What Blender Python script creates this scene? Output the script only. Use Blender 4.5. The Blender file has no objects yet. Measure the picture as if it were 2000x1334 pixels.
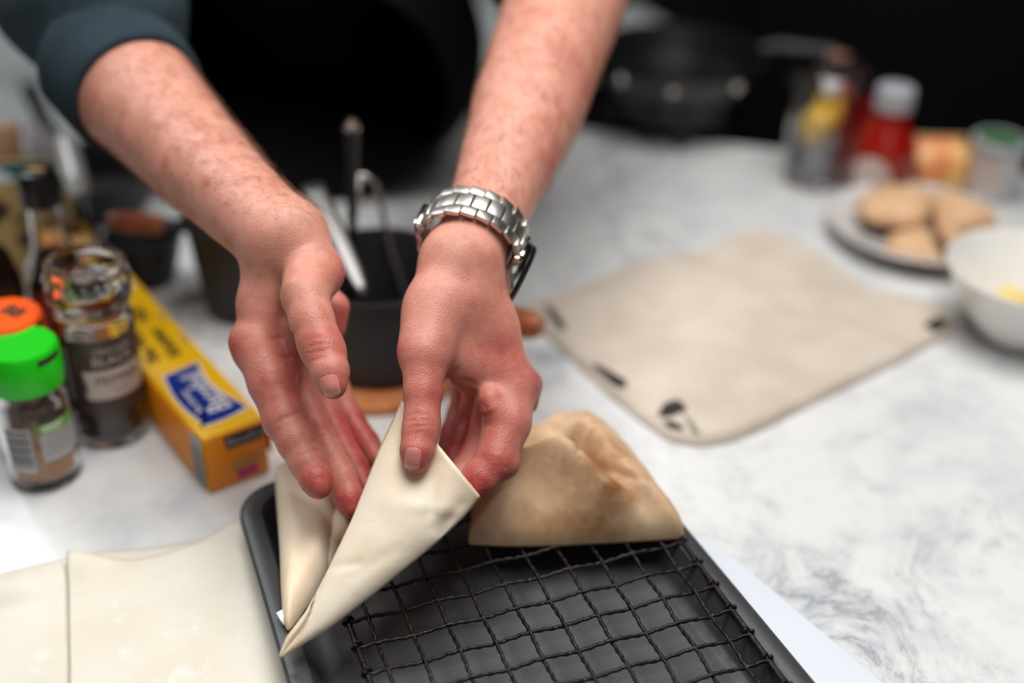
import bpy, bmesh, math, random
import numpy as np
from mathutils import Vector, Matrix
from mathutils.bvhtree import BVHTree
random.seed(4); RNG = np.random.default_rng(4)
scene = bpy.context.scene
COL = scene.collection
PI = math.pi

# ------------------------------------------------------------------ camera
FPX, PITCH, ROLL = 2447.9, 0.55732823, 0.02472309          # focal length in pixels of a 2000 px wide frame
CAM = np.array([0.0, 0.0, 0.46337])                        # metres; the worktop surface is z = 0
FWD = np.array([0, math.cos(PITCH), -math.sin(PITCH)])
_up = np.array([0, math.sin(PITCH), math.cos(PITCH)]); _r = np.array([1.0, 0, 0])
RGT = _r*math.cos(ROLL) + _up*math.sin(ROLL)
UPV = -_r*math.sin(ROLL) + _up*math.cos(ROLL)
cd = bpy.data.cameras.new('camera'); cam = bpy.data.objects.new('camera', cd); COL.objects.link(cam)
M = Matrix.Identity(4)
for i in range(3):
    M[i][0], M[i][1], M[i][2], M[i][3] = RGT[i], UPV[i], -FWD[i], CAM[i]
cam.matrix_world = M
cd.sensor_width = 36; cd.lens = FPX/2000*36; cd.clip_start = 0.02
cd.dof.use_dof = True; cd.dof.focus_distance = 0.600; cd.dof.aperture_fstop = 2.1
scene.camera = cam

# ------------------------------------------------------------------ light and exposure
w = bpy.data.worlds.new('room_ambient'); scene.world = w; w.use_nodes = True
w.node_tree.nodes['Background'].inputs[0].default_value = (0.93, 0.97, 1.0, 1)
w.node_tree.nodes['Background'].inputs[1].default_value = 0.14
def area(name, loc, target, size, power, color=(1, 1, 1), size_y=None):
    l = bpy.data.lights.new(name, 'AREA'); l.energy = power; l.color = color
    l.shape = 'RECTANGLE'; l.size = size; l.size_y = size_y or size
    o = bpy.data.objects.new(name, l); COL.objects.link(o); o.location = loc
    o.rotation_euler = (Vector(target)-Vector(loc)).to_track_quat('-Z', 'Y').to_euler()
    return o
area('ceiling_panel', (0.12, 0.62, 1.20), (0.05, 0.66, 0), 0.9, 17.5, (1.0, 0.985, 0.97), 0.7)
area('ceiling_panel', (-1.1, 1.3, 1.30), (-0.2, 0.7, 0), 0.6, 9.5, (0.94, 0.98, 1.0))
area('front_fill', (0.0, -0.7, 1.3), (0.0, 0.6, 0.05), 1.0, 1.9, (1.0, 0.98, 0.96))  # unseen fill lamp added on the camera side
vs = scene.view_settings
vs.view_transform = 'Standard'; vs.look = 'None'; vs.gamma = 1; vs.use_curve_mapping = False
vs.exposure = 0.0

# ------------------------------------------------------------------ helpers: places measured in the photograph
def ray(px, py): return FWD + RGT*((px-1000)/FPX) - UPV*((py-667)/FPX)
def P(px, py, z):                       # the point at height z
    d = ray(px, py); return CAM + d*((z-CAM[2])/d[2])
def D(px, py, dep): return CAM + ray(px, py)*dep
def depth_of(p): return float((np.asarray(p)-CAM) @ FWD)
def mm(px, dep): return px*dep/FPX      # a width in pixels at a depth, in metres

# ------------------------------------------------------------------ helpers: objects
def tag(o, label=None, cat=None, group=None, kind=None):
    if label: o['label'] = label
    if cat: o['category'] = cat
    if group: o['group'] = group
    if kind: o['kind'] = kind
    return o
def empty(name, loc=(0, 0, 0), rz=0.0, label=None, cat=None, group=None):
    o = bpy.data.objects.new(name, None); COL.objects.link(o)
    o.location = loc; o.rotation_euler = (0, 0, rz); o.empty_display_size = 0.02
    return tag(o, label, cat, group)
def link(name, me, mat=None, parent=None, world=False):
    o = bpy.data.objects.new(name, me); COL.objects.link(o)
    if mat and not me.materials: me.materials.append(mat)
    if parent is not None:
        o.parent = parent
        if world:                          # mesh given in world coordinates
            bpy.context.view_layer.update()
            o.matrix_parent_inverse = parent.matrix_world.inverted()
    return o
def mesh(name, V, F, smooth=True):
    me = bpy.data.meshes.new(name)
    me.from_pydata([tuple(map(float, v)) for v in V], [], [tuple(map(int, f)) for f in F])
    me.update()
    if smooth: me.polygons.foreach_set('use_smooth', [True]*len(me.polygons))
    return me
def from_bm(name, bm, smooth=True):
    me = bpy.data.meshes.new(name); bm.normal_update(); bm.to_mesh(me); bm.free()
    if smooth: me.polygons.foreach_set('use_smooth', [True]*len(me.polygons))
    return me
def autosmooth(me, ang=35):
    try: me.set_sharp_from_angle(angle=math.radians(ang))
    except Exception: pass
    return me
def box_bm(sx, sy, sz, bev=0.0, seg=2, c=(0, 0, 0), bm=None):
    own = bm is None
    b = bmesh.new()
    bmesh.ops.create_cube(b, size=1.0)
    bmesh.ops.scale(b, vec=(sx, sy, sz), verts=b.verts)
    if bev: bmesh.ops.bevel(b, geom=b.edges[:], offset=bev, segments=seg, profile=0.5, affect='EDGES')
    bmesh.ops.translate(b, vec=c, verts=b.verts)
    if own: return b
    me = bpy.data.meshes.new('tmp'); b.to_mesh(me); b.free(); bm.from_mesh(me); bpy.data.meshes.remove(me)
    return bm
def box(name, sx, sy, sz, bev=0.002, c=(0, 0, 0), seg=2):
    return autosmooth(from_bm(name, box_bm(sx, sy, sz, bev, seg, c)))
def lathe(name, prof, n=48, close=True):
    V, F = [], []
    for r, z in prof:
        for k in range(n):
            a = 2*PI*k/n; V.append((r*math.cos(a), r*math.sin(a), z))
    m = len(prof)
    for j in range(m-1):
        for k in range(n):
            k2 = (k+1) % n
            F.append((j*n+k, j*n+k2, (j+1)*n+k2, (j+1)*n+k))
    if close:
        if prof[0][0] > 1e-6: F.append(tuple(range(n-1, -1, -1)))
        if prof[-1][0] > 1e-6: F.append(tuple((m-1)*n+k for k in range(n)))
    me = mesh(name, V, F); return autosmooth(me, 40)
def tube_vf(pts, rad, n=8, cap=True, V=None, F=None):
    V = [] if V is None else V; F = [] if F is None else F
    pts = [np.asarray(p, float) for p in pts]; b0 = len(V); ref = None
    for i, p in enumerate(pts):
        t = pts[min(i+1, len(pts)-1)]-pts[max(i-1, 0)]; t = t/(np.linalg.norm(t)+1e-12)
        if ref is None:
            ref = np.array([0, 0, 1.0]) if abs(t[2]) < .9 else np.array([1.0, 0, 0])
        u = np.cross(t, ref); u /= np.linalg.norm(u)+1e-12; v = np.cross(u, t); ref = v
        r = rad[i] if hasattr(rad, '__len__') else rad
        for k in range(n):
            a = 2*PI*k/n; V.append(p+r*(math.cos(a)*u+math.sin(a)*v))
    for i in range(len(pts)-1):
        for k in range(n):
            k2 = (k+1) % n
            F.append((b0+i*n+k, b0+(i+1)*n+k, b0+(i+1)*n+k2, b0+i*n+k2))
    if cap:
        F.append(tuple(b0+k for k in range(n))); F.append(tuple(b0+(len(pts)-1)*n+k for k in range(n-1, -1, -1)))
    return V, F
def tube(name, pts, rad, n=10):
    V, F = tube_vf(pts, rad, n); return autosmooth(mesh(name, V, F), 50)
def prism(name, poly, z0, z1, bev=0.0):
    bm = bmesh.new()
    vs_ = [bm.verts.new((p[0], p[1], z0)) for p in poly]
    f = bm.faces.new(vs_)
    if f.normal.z > 0: bmesh.ops.reverse_faces(bm, faces=[f])
    ex = bmesh.ops.extrude_face_region(bm, geom=[f])
    bmesh.ops.translate(bm, vec=(0, 0, z1-z0), verts=[g for g in ex['geom'] if isinstance(g, bmesh.types.BMVert)])
    bmesh.ops.recalc_face_normals(bm, faces=bm.faces)
    if bev: bmesh.ops.bevel(bm, geom=[e for e in bm.edges if e.calc_face_angle(0) > .3], offset=bev, segments=2, profile=.5, affect='EDGES')
    return autosmooth(from_bm(name, bm))
def resample(poly, n, closed=True):
    p = np.asarray(poly, float)
    if closed: p = np.vstack([p, p[:1]])
    s = np.concatenate([[0], np.cumsum(np.linalg.norm(np.diff(p, axis=0), axis=1))])
    t = np.linspace(0, s[-1], n, endpoint=not closed)
    return np.stack([np.interp(t, s, p[:, k]) for k in range(p.shape[1])], 1)
def smooth_loop(p, it=2, closed=True):
    p = np.array(p)
    for _ in range(it):
        q = .25*np.roll(p, 1, 0)+.5*p+.25*np.roll(p, -1, 0)
        if not closed: q[0], q[-1] = p[0], p[-1]
        p = q
    return p
def noise2(x, y, seed=0, oct=3, f=1.0):        # cheap smooth noise, about -1..1
    r = np.random.default_rng(seed); out = 0; amp = 1
    for o in range(oct):
        for _ in range(4):
            a = r.uniform(0, 2*PI); ph = r.uniform(0, 2*PI); k = f*r.uniform(.7, 1.4)
            out = out + amp*.35*np.sin(k*(x*math.cos(a)+y*math.sin(a))+ph)
        amp *= .5; f *= 2
    return out
def text_mesh(s, size, extrude=0.0, align='CENTER', bold=0.0):
    cu = bpy.data.curves.new('lettering', 'FONT'); cu.body = s; cu.size = size; cu.extrude = extrude
    cu.align_x = align; cu.align_y = 'CENTER'; cu.offset = bold; cu.resolution_u = 3
    o = bpy.data.objects.new('lettering', cu); COL.objects.link(o)
    bpy.context.view_layer.update()
    me = bpy.data.meshes.new_from_object(o.evaluated_get(bpy.context.evaluated_depsgraph_get()))
    bpy.data.objects.remove(o); bpy.data.curves.remove(cu)
    me.materials.clear(); return me
def bend(me, r, a0, z0, off=0.0002):           # wrap a flat text/label mesh (x along, y up) round a jar; a0 = angle of its middle
    for v in me.vertices:
        x, y, e = v.co; a = a0 + x/r
        v.co = ((r+off+e)*math.cos(a), (r+off+e)*math.sin(a), z0+y)
    me.update(); return me
def wrap_patch(name, r, a0, a1, z0, z1, n=24, off=0.0001):
    V, F = [], []
    for i in range(n+1):
        a = a0+(a1-a0)*i/n
        for z in (z0, z1): V.append(((r+off)*math.cos(a), (r+off)*math.sin(a), z))
    for i in range(n): F.append((2*i, 2*i+2, 2*i+3, 2*i+1))
    return mesh(name, V, F)

# ------------------------------------------------------------------ materials
def base_mat(name):
    m = bpy.data.materials.new(name); m.use_nodes = True
    return m, m.node_tree, m.node_tree.nodes['Principled BSDF']
def N(nt, t, **kw):
    n = nt.nodes.new(t)
    for k, v in kw.items(): setattr(n, k, v)
    return n
def ramp(nt, fac, stops):
    r = N(nt, 'ShaderNodeValToRGB'); nt.links.new(fac, r.inputs[0]); e = r.color_ramp.elements
    while len(e) < len(stops): e.new(0.5)
    for i, (p, c) in enumerate(stops):
        e[i].position = p; e[i].color = tuple(c)+(1,) if len(c) == 3 else c
    return r
def noise(nt, scale, detail=3, rough=.5, coord='Object', dist=0.0, vec=None):
    tc = N(nt, 'ShaderNodeTexCoord'); n = N(nt, 'ShaderNodeTexNoise')
    n.inputs['Scale'].default_value = scale; n.inputs['Detail'].default_value = detail
    n.inputs['Roughness'].default_value = rough; n.inputs['Distortion'].default_value = dist
    nt.links.new(vec if vec else tc.outputs[coord], n.inputs['Vector']); return n
def add_bump(nt, bs, h, strength, dist=0.001, prev=None):
    b = N(nt, 'ShaderNodeBump'); b.inputs['Strength'].default_value = strength; b.inputs['Distance'].default_value = dist
    nt.links.new(h, b.inputs['Height'])
    if prev: nt.links.new(prev.outputs[0], b.inputs['Normal'])
    nt.links.new(b.outputs[0], bs.inputs['Normal']); return b
def simple(name, col, rough=.5, metal=0.0, var=.12, scale=40, bump=0.0, bscale=300, coat=0.0, sss=0.0, spec=.5, col2=None):
    m, nt, bs = base_mat(name)
    n = noise(nt, scale, 3)
    c2 = col2 or tuple(max(0, c*(1-var)) for c in col)
    r = ramp(nt, n.outputs[0], [(.35, c2), (.65, col)])
    nt.links.new(r.outputs[0], bs.inputs['Base Color'])
    bs.inputs['Roughness'].default_value = rough; bs.inputs['Metallic'].default_value = metal
    bs.inputs['Specular IOR Level'].default_value = spec
    if coat: bs.inputs['Coat Weight'].default_value = coat; bs.inputs['Coat Roughness'].default_value = .08
    if sss:
        bs.inputs['Subsurface Weight'].default_value = sss; bs.inputs['Subsurface Scale'].default_value = .004
        bs.inputs['Subsurface Radius'].default_value = (1, .6, .4)
    if bump: add_bump(nt, bs, noise(nt, bscale, 3).outputs[0], bump, .0008)
    return m
def glass_mat(name, col=(1, 1, 1), rough=.02, ior=1.45):
    m, nt, bs = base_mat(name)
    bs.inputs['Transmission Weight'].default_value = 1; bs.inputs['Roughness'].default_value = rough
    bs.inputs['IOR'].default_value = ior; bs.inputs['Base Color'].default_value = tuple(col)+(1,)
    return m
def srgb(r, g, b): return tuple((c/255/12.92 if c/255 < .04045 else ((c/255+.055)/1.055)**2.4) for c in (r, g, b))

def marble_mat():
    m, nt, bs = base_mat('marble')
    big = noise(nt, 5.0, 5, .6, dist=1.0); veins = noise(nt, 12, 8, .66, dist=1.8)
    tc = N(nt, 'ShaderNodeTexCoord')
    # veins: narrow band of a distorted noise
    s = N(nt, 'ShaderNodeMath', operation='SUBTRACT'); s.inputs[1].default_value = .5; nt.links.new(veins.outputs[0], s.inputs[0])
    a = N(nt, 'ShaderNodeMath', operation='ABSOLUTE'); nt.links.new(s.outputs[0], a.inputs[0])
    vr = ramp(nt, a.outputs[0], [(0.0, (1, 1, 1)), (.022, (.45, .45, .45)), (.10, (0, 0, 0))])
    mk = ramp(nt, big.outputs[0], [(.45, (0, 0, 0)), (.60, (1, 1, 1))])
    mul = N(nt, 'ShaderNodeMath', operation='MULTIPLY'); nt.links.new(vr.outputs[0], mul.inputs[0]); nt.links.new(mk.outputs[0], mul.inputs[1])
    cl = noise(nt, 26, 6, .6); cr = ramp(nt, cl.outputs[0], [(.30, srgb(206, 208, 211)), (.55, srgb(228, 228, 226))])
    mx = N(nt, 'ShaderNodeMix', data_type='RGBA'); nt.links.new(mul.outputs[0], mx.inputs['Factor'])
    nt.links.new(cr.outputs[0], mx.inputs['A']); mx.inputs['B'].default_value = srgb(156, 161, 168)+(1,)
    mott = noise(nt, 60, 4, .7); ms = ramp(nt, mott.outputs[0], [(.60, (0, 0, 0)), (.78, (1, 1, 1))])
    mu2 = N(nt, 'ShaderNodeMath', operation='MULTIPLY'); nt.links.new(ms.outputs[0], mu2.inputs[0]); nt.links.new(mk.outputs[0], mu2.inputs[1])
    mx2 = N(nt, 'ShaderNodeMix', data_type='RGBA'); nt.links.new(mu2.outputs[0], mx2.inputs['Factor'])
    nt.links.new(mx.outputs['Result'], mx2.inputs['A']); mx2.inputs['B'].default_value = srgb(160, 152, 146)+(1,)
    nt.links.new(mx2.outputs['Result'], bs.inputs['Base Color'])
    bs.inputs['Roughness'].default_value = .22; bs.inputs['Specular IOR Level'].default_value = .4
    return m
def skin_mat():
    m, nt, bs = base_mat('skin')
    at = N(nt, 'ShaderNodeAttribute', attribute_name='redness')
    n1 = noise(nt, 70, 4, .6); n2 = noise(nt, 260, 3, .6)
    c = ramp(nt, n1.outputs[0], [(.3, srgb(200, 130, 110)), (.55, srgb(219, 158, 138)), (.75, srgb(220, 148, 131))])
    mx = N(nt, 'ShaderNodeMix', data_type='RGBA'); nt.links.new(at.outputs['Fac'], mx.inputs['Factor'])
    nt.links.new(c.outputs[0], mx.inputs['A'])
    rc = ramp(nt, n2.outputs[0], [(.3, srgb(166, 66, 60)), (.7, srgb(194, 92, 84))])
    nt.links.new(rc.outputs[0], mx.inputs['B'])
    fr = noise(nt, 420, 2, .5); fm = ramp(nt, fr.outputs[0], [(.72, (0, 0, 0)), (.80, (.22, .22, .22))])
    mx2 = N(nt, 'ShaderNodeMix', data_type='RGBA'); nt.links.new(fm.outputs[0], mx2.inputs['Factor'])
    nt.links.new(mx.outputs['Result'], mx2.inputs['A']); mx2.inputs['B'].default_value = srgb(150, 84, 70)+(1,)
    nt.links.new(mx2.outputs['Result'], bs.inputs['Base Color'])
    bs.inputs['Roughness'].default_value = .42; bs.inputs['Specular IOR Level'].default_value = .42
    bs.inputs['Subsurface Weight'].default_value = .22; bs.inputs['Subsurface Scale'].default_value = .006
    bs.inputs['Subsurface Radius'].default_value = (1, .35, .2)
    b1 = add_bump(nt, bs, noise(nt, 900, 3, .6).outputs[0], .4, .0005)
    tc = N(nt, 'ShaderNodeTexCoord')
    vo = N(nt, 'ShaderNodeTexVoronoi', feature='DISTANCE_TO_EDGE'); vo.inputs['Scale'].default_value = 620
    nt.links.new(tc.outputs['Object'], vo.inputs['Vector'])
    add_bump(nt, bs, vo.outputs['Distance'], .32, .0006, b1)
    return m
def pastry_mat(name, c1, c2, spot, spot_amt=(.62, .74), sss=.25, sscale=55):
    m, nt, bs = base_mat(name)
    n1 = noise(nt, 22, 4, .55); n2 = noise(nt, sscale, 4, .55); n3 = noise(nt, 900, 2, .5)
    c = ramp(nt, n1.outputs[0], [(.35, c2), (.65, c1)])
    sm = ramp(nt, n2.outputs[0], [(spot_amt[0], (0, 0, 0)), (spot_amt[1], (1, 1, 1))])
    mx = N(nt, 'ShaderNodeMix', data_type='RGBA'); nt.links.new(sm.outputs[0], mx.inputs['Factor'])
    nt.links.new(c.outputs[0], mx.inputs['A']); mx.inputs['B'].default_value = tuple(spot)+(1,)
    fl = ramp(nt, n3.outputs[0], [(.70, (0, 0, 0)), (.76, (.25, .25, .25))])
    mx2 = N(nt, 'ShaderNodeMix', data_type='RGBA'); nt.links.new(fl.outputs[0], mx2.inputs['Factor'])
    nt.links.new(mx.outputs['Result'], mx2.inputs['A']); mx2.inputs['B'].default_value = srgb(150, 112, 78)+(1,)
    nt.links.new(mx2.outputs['Result'], bs.inputs['Base Color'])
    bs.inputs['Roughness'].default_value = .5; bs.inputs['Specular IOR Level'].default_value = .35
    bs.inputs['Subsurface Weight'].default_value = sss; bs.inputs['Subsurface Scale'].default_value = .005
    bs.inputs['Subsurface Radius'].default_value = (1, .7, .45)
    b1 = add_bump(nt, bs, noise(nt, 120, 4, .6).outputs[0], .12, .002)
    add_bump(nt, bs, n3.outputs[0], .08, .0005, b1)
    return m

MAT = {}
MAT['marble'] = marble_mat(); MAT['skin'] = skin_mat()
MAT['pastry'] = pastry_mat('pastry', srgb(255, 238, 214), srgb(250, 226, 194), srgb(248, 216, 158), (.64, .82))
MAT['samosa'] = pastry_mat('filled_pastry', srgb(226, 196, 162), srgb(204, 164, 124), srgb(146, 96, 56), (.46, .72), .15, 30)
MAT['sheet'] = pastry_mat('pastry_sheet', srgb(236, 229, 214), srgb(228, 219, 200), srgb(240, 234, 222), (.6, .75), .1)
MAT['tray'] = simple('nonstick_coating', srgb(78, 78, 80), .38, .35, .15, 30, .15, 1500)
MAT['wire'] = simple('black_wire', srgb(50, 45, 42), .26, .6, .4, 400, .6, 1200)
MAT['board'] = simple('white_plastic', srgb(226, 232, 240), .4, 0, .03, 20)
MAT['black'] = simple('black_plastic', srgb(20, 20, 22), .35)
MAT['iron'] = simple('cast_iron', srgb(50, 49, 52), .5, .2, .3, 60, .3, 700)
MAT['steel'] = simple('brushed_steel', srgb(212, 208, 202), .38, 1.0, .08, 200)
MAT['steel2'] = simple('polished_steel', srgb(210, 206, 200), .1, 1.0, .05, 100)
MAT['wood'] = simple('varnished_wood', srgb(182, 104, 64), .4, 0, .3, 60, col2=srgb(140, 74, 42))
MAT['cork'] = simple('cork', srgb(230, 152, 94), .8, 0, .3, 160, .5, 500, col2=srgb(200, 120, 68))
MAT['linen'] = simple('linen', srgb(212, 200, 186), .9, 0, .1, 30, .4, 900, col2=srgb(200, 186, 170))
MAT['print'] = simple('dark_print', srgb(46, 42, 32), .85)
MAT['greenprint'] = simple('green_print', srgb(130, 132, 112), .85)
MAT['yellow'] = simple('yellow_card', srgb(255, 198, 0), .42, 0, .03, 10, coat=.1)
MAT['orange'] = simple('orange_card', srgb(252, 150, 0), .45, 0, .06, 10)
MAT['blue'] = simple('blue_print', srgb(10, 48, 150), .4)
MAT['navy'] = simple('dark_panel', srgb(44, 42, 52), .4)
MAT['white'] = simple('white_print', srgb(244, 242, 244), .45, 0, .03)
MAT['ink'] = simple('black_print', srgb(48, 40, 30), .5)
MAT['pink'] = simple('pink_print', srgb(206, 50, 120), .5)
MAT['grey'] = simple('grey_print', srgb(150, 150, 150), .5)
MAT['pale'] = simple('pale_print', srgb(196, 196, 200), .5)
MAT['ceramic'] = simple('white_ceramic', srgb(236, 234, 230), .18, 0, .02, 10, coat=.3)
MAT['ceramic2'] = simple('stoneware', srgb(206, 204, 202), .25, 0, .04, 30, coat=.2)
MAT['greenlid'] = simple('green_plastic', srgb(24, 196, 20), .3, 0, .03, 10, sss=.05)
MAT['orangelid'] = simple('orange_plastic', srgb(250, 90, 8), .35, 0, .05, 10)
MAT['glass'] = glass_mat('clear_glass')
MAT['plastic_clear'] = glass_mat('clear_plastic', (.97, .96, .95), .08, 1.3)
MAT['label_dark'] = simple('dark_label', srgb(72, 58, 54), .45)
MAT['label_pale'] = simple('pale_label', srgb(212, 196, 186), .5)
MAT['label_green'] = simple('green_label', srgb(110, 168, 60), .5)
MAT['spice'] = simple('ground_spice', srgb(214, 160, 110), .9, 0, .2, 300, .5, 900)
MAT['pepper'] = simple('peppercorn', srgb(58, 40, 30), .6, 0, .6, 250)
MAT['redspice'] = simple('red_spice', srgb(150, 36, 16), .8, 0, .3, 200)
MAT['soy'] = simple('dark_sauce', srgb(28, 14, 10), .15)
MAT['red'] = simple('red_card', srgb(170, 24, 14), .5)
MAT['teal'] = simple('teal_print', srgb(20, 130, 132), .45)
MAT['gold'] = simple('beige_card', srgb(190, 160, 100), .5)
MAT['darkgreen'] = simple('dark_green', srgb(40, 96, 36), .5)
MAT['chili'] = simple('chilli_sauce', srgb(150, 24, 14), .12, coat=.5)
MAT['redcap'] = simple('red_plastic', srgb(200, 24, 34), .4)
MAT['greycap'] = simple('grey_plastic', srgb(170, 172, 178), .35)
MAT['oil'] = simple('yellow_fruit', srgb(226, 178, 30), .3, coat=.4)
MAT['bag'] = simple('printed_bag', srgb(236, 204, 128), .4, 0, .25, 30, .3, 60, col2=srgb(226, 130, 84))
MAT['bread'] = simple('baked_dough', srgb(224, 184, 142), .6, 0, .25, 40, .3, 120, col2=srgb(192, 144, 108))
MAT['egg'] = simple('yellow_food', srgb(240, 214, 120), .5, 0, .15, 60)
MAT['apron'] = simple('black_cloth', srgb(13, 13, 14), .95, 0, .3, 60, .3, 600, spec=.12)
MAT['sweat'] = simple('slate_sweatshirt', srgb(46, 60, 68), .92, 0, .2, 50, .4, 900, spec=.2)
MAT['nail'] = simple('fingernail', srgb(222, 140, 130), .25, 0, .06, 80, coat=.25)
MAT['nailtip'] = simple('fingernail_edge', srgb(226, 172, 156), .35)
MAT['hair'] = simple('brown_hair', srgb(132, 84, 62), .6)
MAT['wall'] = simple('dark_wall', srgb(22, 22, 24), .8, 0, .1, 3)
MAT['cab'] = simple('black_cabinet', srgb(14, 14, 16), .5, 0, .1, 3)
MAT['floor'] = simple('dark_floor', srgb(64, 60, 56), .5, 0, .2, 4)
MAT['ceil'] = simple('white_ceiling', srgb(220, 220, 218), .9, 0, .02, 3)
MAT['bench'] = simple('pale_worktop', srgb(206, 212, 212), .4, 0, .03, 4)
MAT['trim'] = simple('grey_trim', srgb(74, 74, 74), .6, 0, .05, 4)
MAT['dull'] = simple('dull_steel', srgb(128, 126, 124), .42, 1.0, .08, 200)
MAT['silver'] = MAT['steel2']

# ------------------------------------------------------------------ the setting
def room():
    def slab(name, sx, sy, sz, c, mat):
        o = link(name, box(name, sx, sy, sz, 0, (0, 0, 0)), MAT[mat]); o.location = c; tag(o, kind='structure'); return o
    slab('floor', 5.2, 5.2, .1, (0, .9, -.97), 'floor')
    slab('ceiling', 5.2, 5.2, .1, (0, .9, 1.55), 'ceil')
    slab('wall_back', 5.2, .1, 2.42, (0, 3.45, .29), 'wall')
    slab('wall_front', 5.2, .1, 2.42, (0, -1.65, .29), 'ceil')
    slab('wall_left', .1, 5.0, 2.42, (-2.55, .9, .29), 'wall')
    slab('wall_right', .1, 5.0, 2.42, (2.55, .9, .29), 'wall')
room()
CA = math.atan2(-.22, 1)                                     # the worktop's back edge runs at this angle
def counter():
    c0 = Vector((0.1, 0.66, 0))
    t = empty('kitchen_counter', (c0.x, c0.y, -.92), CA, 'white marble worktop with grey veins under all the food and jars', 'counter')
    o = link('worktop', box('worktop', 2.4, .92, .04, .003), MAT['marble'], t); o.location = (0, 0, .90)
    o = link('cabinet', box('cabinet', 2.3, .70, .88, .002), MAT['cab'], t); o.location = (0, -.04, .44)
counter()
def far_bench():
    a = P(0, 250, -.15); b = P(1352, 72, -.15)
    d = (b-a)/np.linalg.norm(b-a); n = np.array([-d[1], d[0], 0]); L = 1.7
    c = b-d*L/2+n*.27
    t = empty('side_bench', (c[0], c[1], -.92), math.atan2(d[1], d[0]), 'pale grey bench top behind the person, ending right of the watch arm', 'bench')
    o = link('bench_top', box('bench_top', L, .54, .05, .006), MAT['bench'], t); o.location = (0, 0, .745)
    o = link('cabinet', box('cabinet', L-.06, .50, .72, .002), MAT['cab'], t); o.location = (0, 0.01, .36)
far_bench()
def tall_cabinet():
    t = empty('tall_cabinet', (1.25, 2.55, -.92), -.25, 'tall black cabinet standing in the dark background on the right', 'cabinet')
    link('body', box('body', 1.5, .5, 2.1, .004, (0, .05, 1.05)), MAT['cab'], t)
    for k in (-1, 1):
        d = link('door', box('door', .73, .02, 2.06, .004, (k*.372, -.212, 1.05)), MAT['cab'], t)
    o = link('trim_1', box('trim_1', .05, .04, 2.42, .003), MAT['trim']); tag(o, kind='structure'); o.location = (1.04, 1.55, .29)
tall_cabinet()

# ------------------------------------------------------------------ signed distance body, grown in camera space and moved to the world
def c3(px, py, dep): return np.array([(px-1000)*dep/FPX, -(py-667)*dep/FPX, dep])
def c3w(p): p = np.asarray(p)-CAM; return np.stack([p @ RGT, p @ UPV, p @ FWD], -1)
def to_world(v): return CAM + v[:, :1]*RGT + v[:, 1:2]*UPV + v[:, 2:3]*FWD
def chain(pts):
    """[(px, py, depth, radius px), ...] -> list of round cones"""
    q = [(c3(a, b, d), r*d/FPX) for a, b, d, r in pts]
    if len(q) == 1: return [(q[0][0], q[0][0]+1e-6, q[0][1], q[0][1])]
    return [(q[i][0], q[i+1][0], q[i][1], q[i+1][1]) for i in range(len(q)-1)]
def cone_d(p, c):
    a, b, ra, rb = c; ba = b-a; l2 = float(ba @ ba)
    t = np.clip(((p-a) @ ba)/l2, 0, 1)
    return np.linalg.norm(p-a-t[:, None]*ba, axis=1)-(ra+(rb-ra)*t)
def smin(a, b, k):
    h = np.clip(.5+.5*(b-a)/k, 0, 1); return b*(1-h)+a*h-k*h*(1-h)
def smax(a, b, k): return -smin(-a, -b, k)
FAR = .04
def union(p, cones, k):
    d = None; mid = p.mean(0); rad = float(np.sqrt(((p-mid)**2).sum(1).max()))
    for c in cones:                                            # skip cones too far from this batch to matter
        if len(p) > 20 and rad < .1 and float(cone_d(mid[None], c)[0])-rad > FAR: continue
        e = cone_d(p, c); d = e if d is None else smin(d, e, k)
    return np.full(len(p), FAR) if d is None else d
def surface_nets(val, org, vox):
    neg = val < 0; nx, ny, nz = val.shape
    cnt = np.zeros((nx-1, ny-1, nz-1), np.int8)
    for i in (0, 1):
        for j in (0, 1):
            for k in (0, 1): cnt += neg[i:nx-1+i, j:ny-1+j, k:nz-1+k]
    act = np.argwhere((cnt > 0) & (cnt < 8))
    cs = np.array([(i, j, k) for i in (0, 1) for j in (0, 1) for k in (0, 1)])
    cv = np.stack([val[act[:, 0]+c[0], act[:, 1]+c[1], act[:, 2]+c[2]] for c in cs], 1)
    acc = np.zeros((len(act), 3)); num = np.zeros(len(act))
    for a in range(8):
        for b in range(a+1, 8):
            if np.abs(cs[a]-cs[b]).sum() != 1: continue
            va, vb = cv[:, a], cv[:, b]; m = (va < 0) != (vb < 0)
            t = np.where(m, va/np.where(m, va-vb, 1), 0)
            acc += np.where(m[:, None], cs[a]+t[:, None]*(cs[b]-cs[a]), 0); num += m
    V = org+(act+acc/num[:, None])*vox
    idx = -np.ones(cnt.shape, np.int64); idx[act[:, 0], act[:, 1], act[:, 2]] = np.arange(len(act))
    F = []
    for ax in range(3):
        u, v = [(1, 2), (2, 0), (0, 1)][ax]
        sl0 = [slice(None)]*3; sl1 = [slice(None)]*3; sl0[ax] = slice(0, -1); sl1[ax] = slice(1, None)
        A, B = neg[tuple(sl0)], neg[tuple(sl1)]
        for flip, mk in ((False, A & ~B), (True, ~A & B)):
            e = np.argwhere(mk)
            e = e[(e[:, u] > 0) & (e[:, v] > 0) & (e[:, u] < val.shape[u]-1) & (e[:, v] < val.shape[v]-1)]
            q = []
            for du, dv in ((1, 1), (0, 1), (0, 0), (1, 0)):
                s = e.copy(); s[:, u] -= du; s[:, v] -= dv; q.append(idx[s[:, 0], s[:, 1], s[:, 2]])
            q = np.stack(q, 1); F.append(q[:, ::-1] if flip else q)
    return V, np.concatenate(F)
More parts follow.
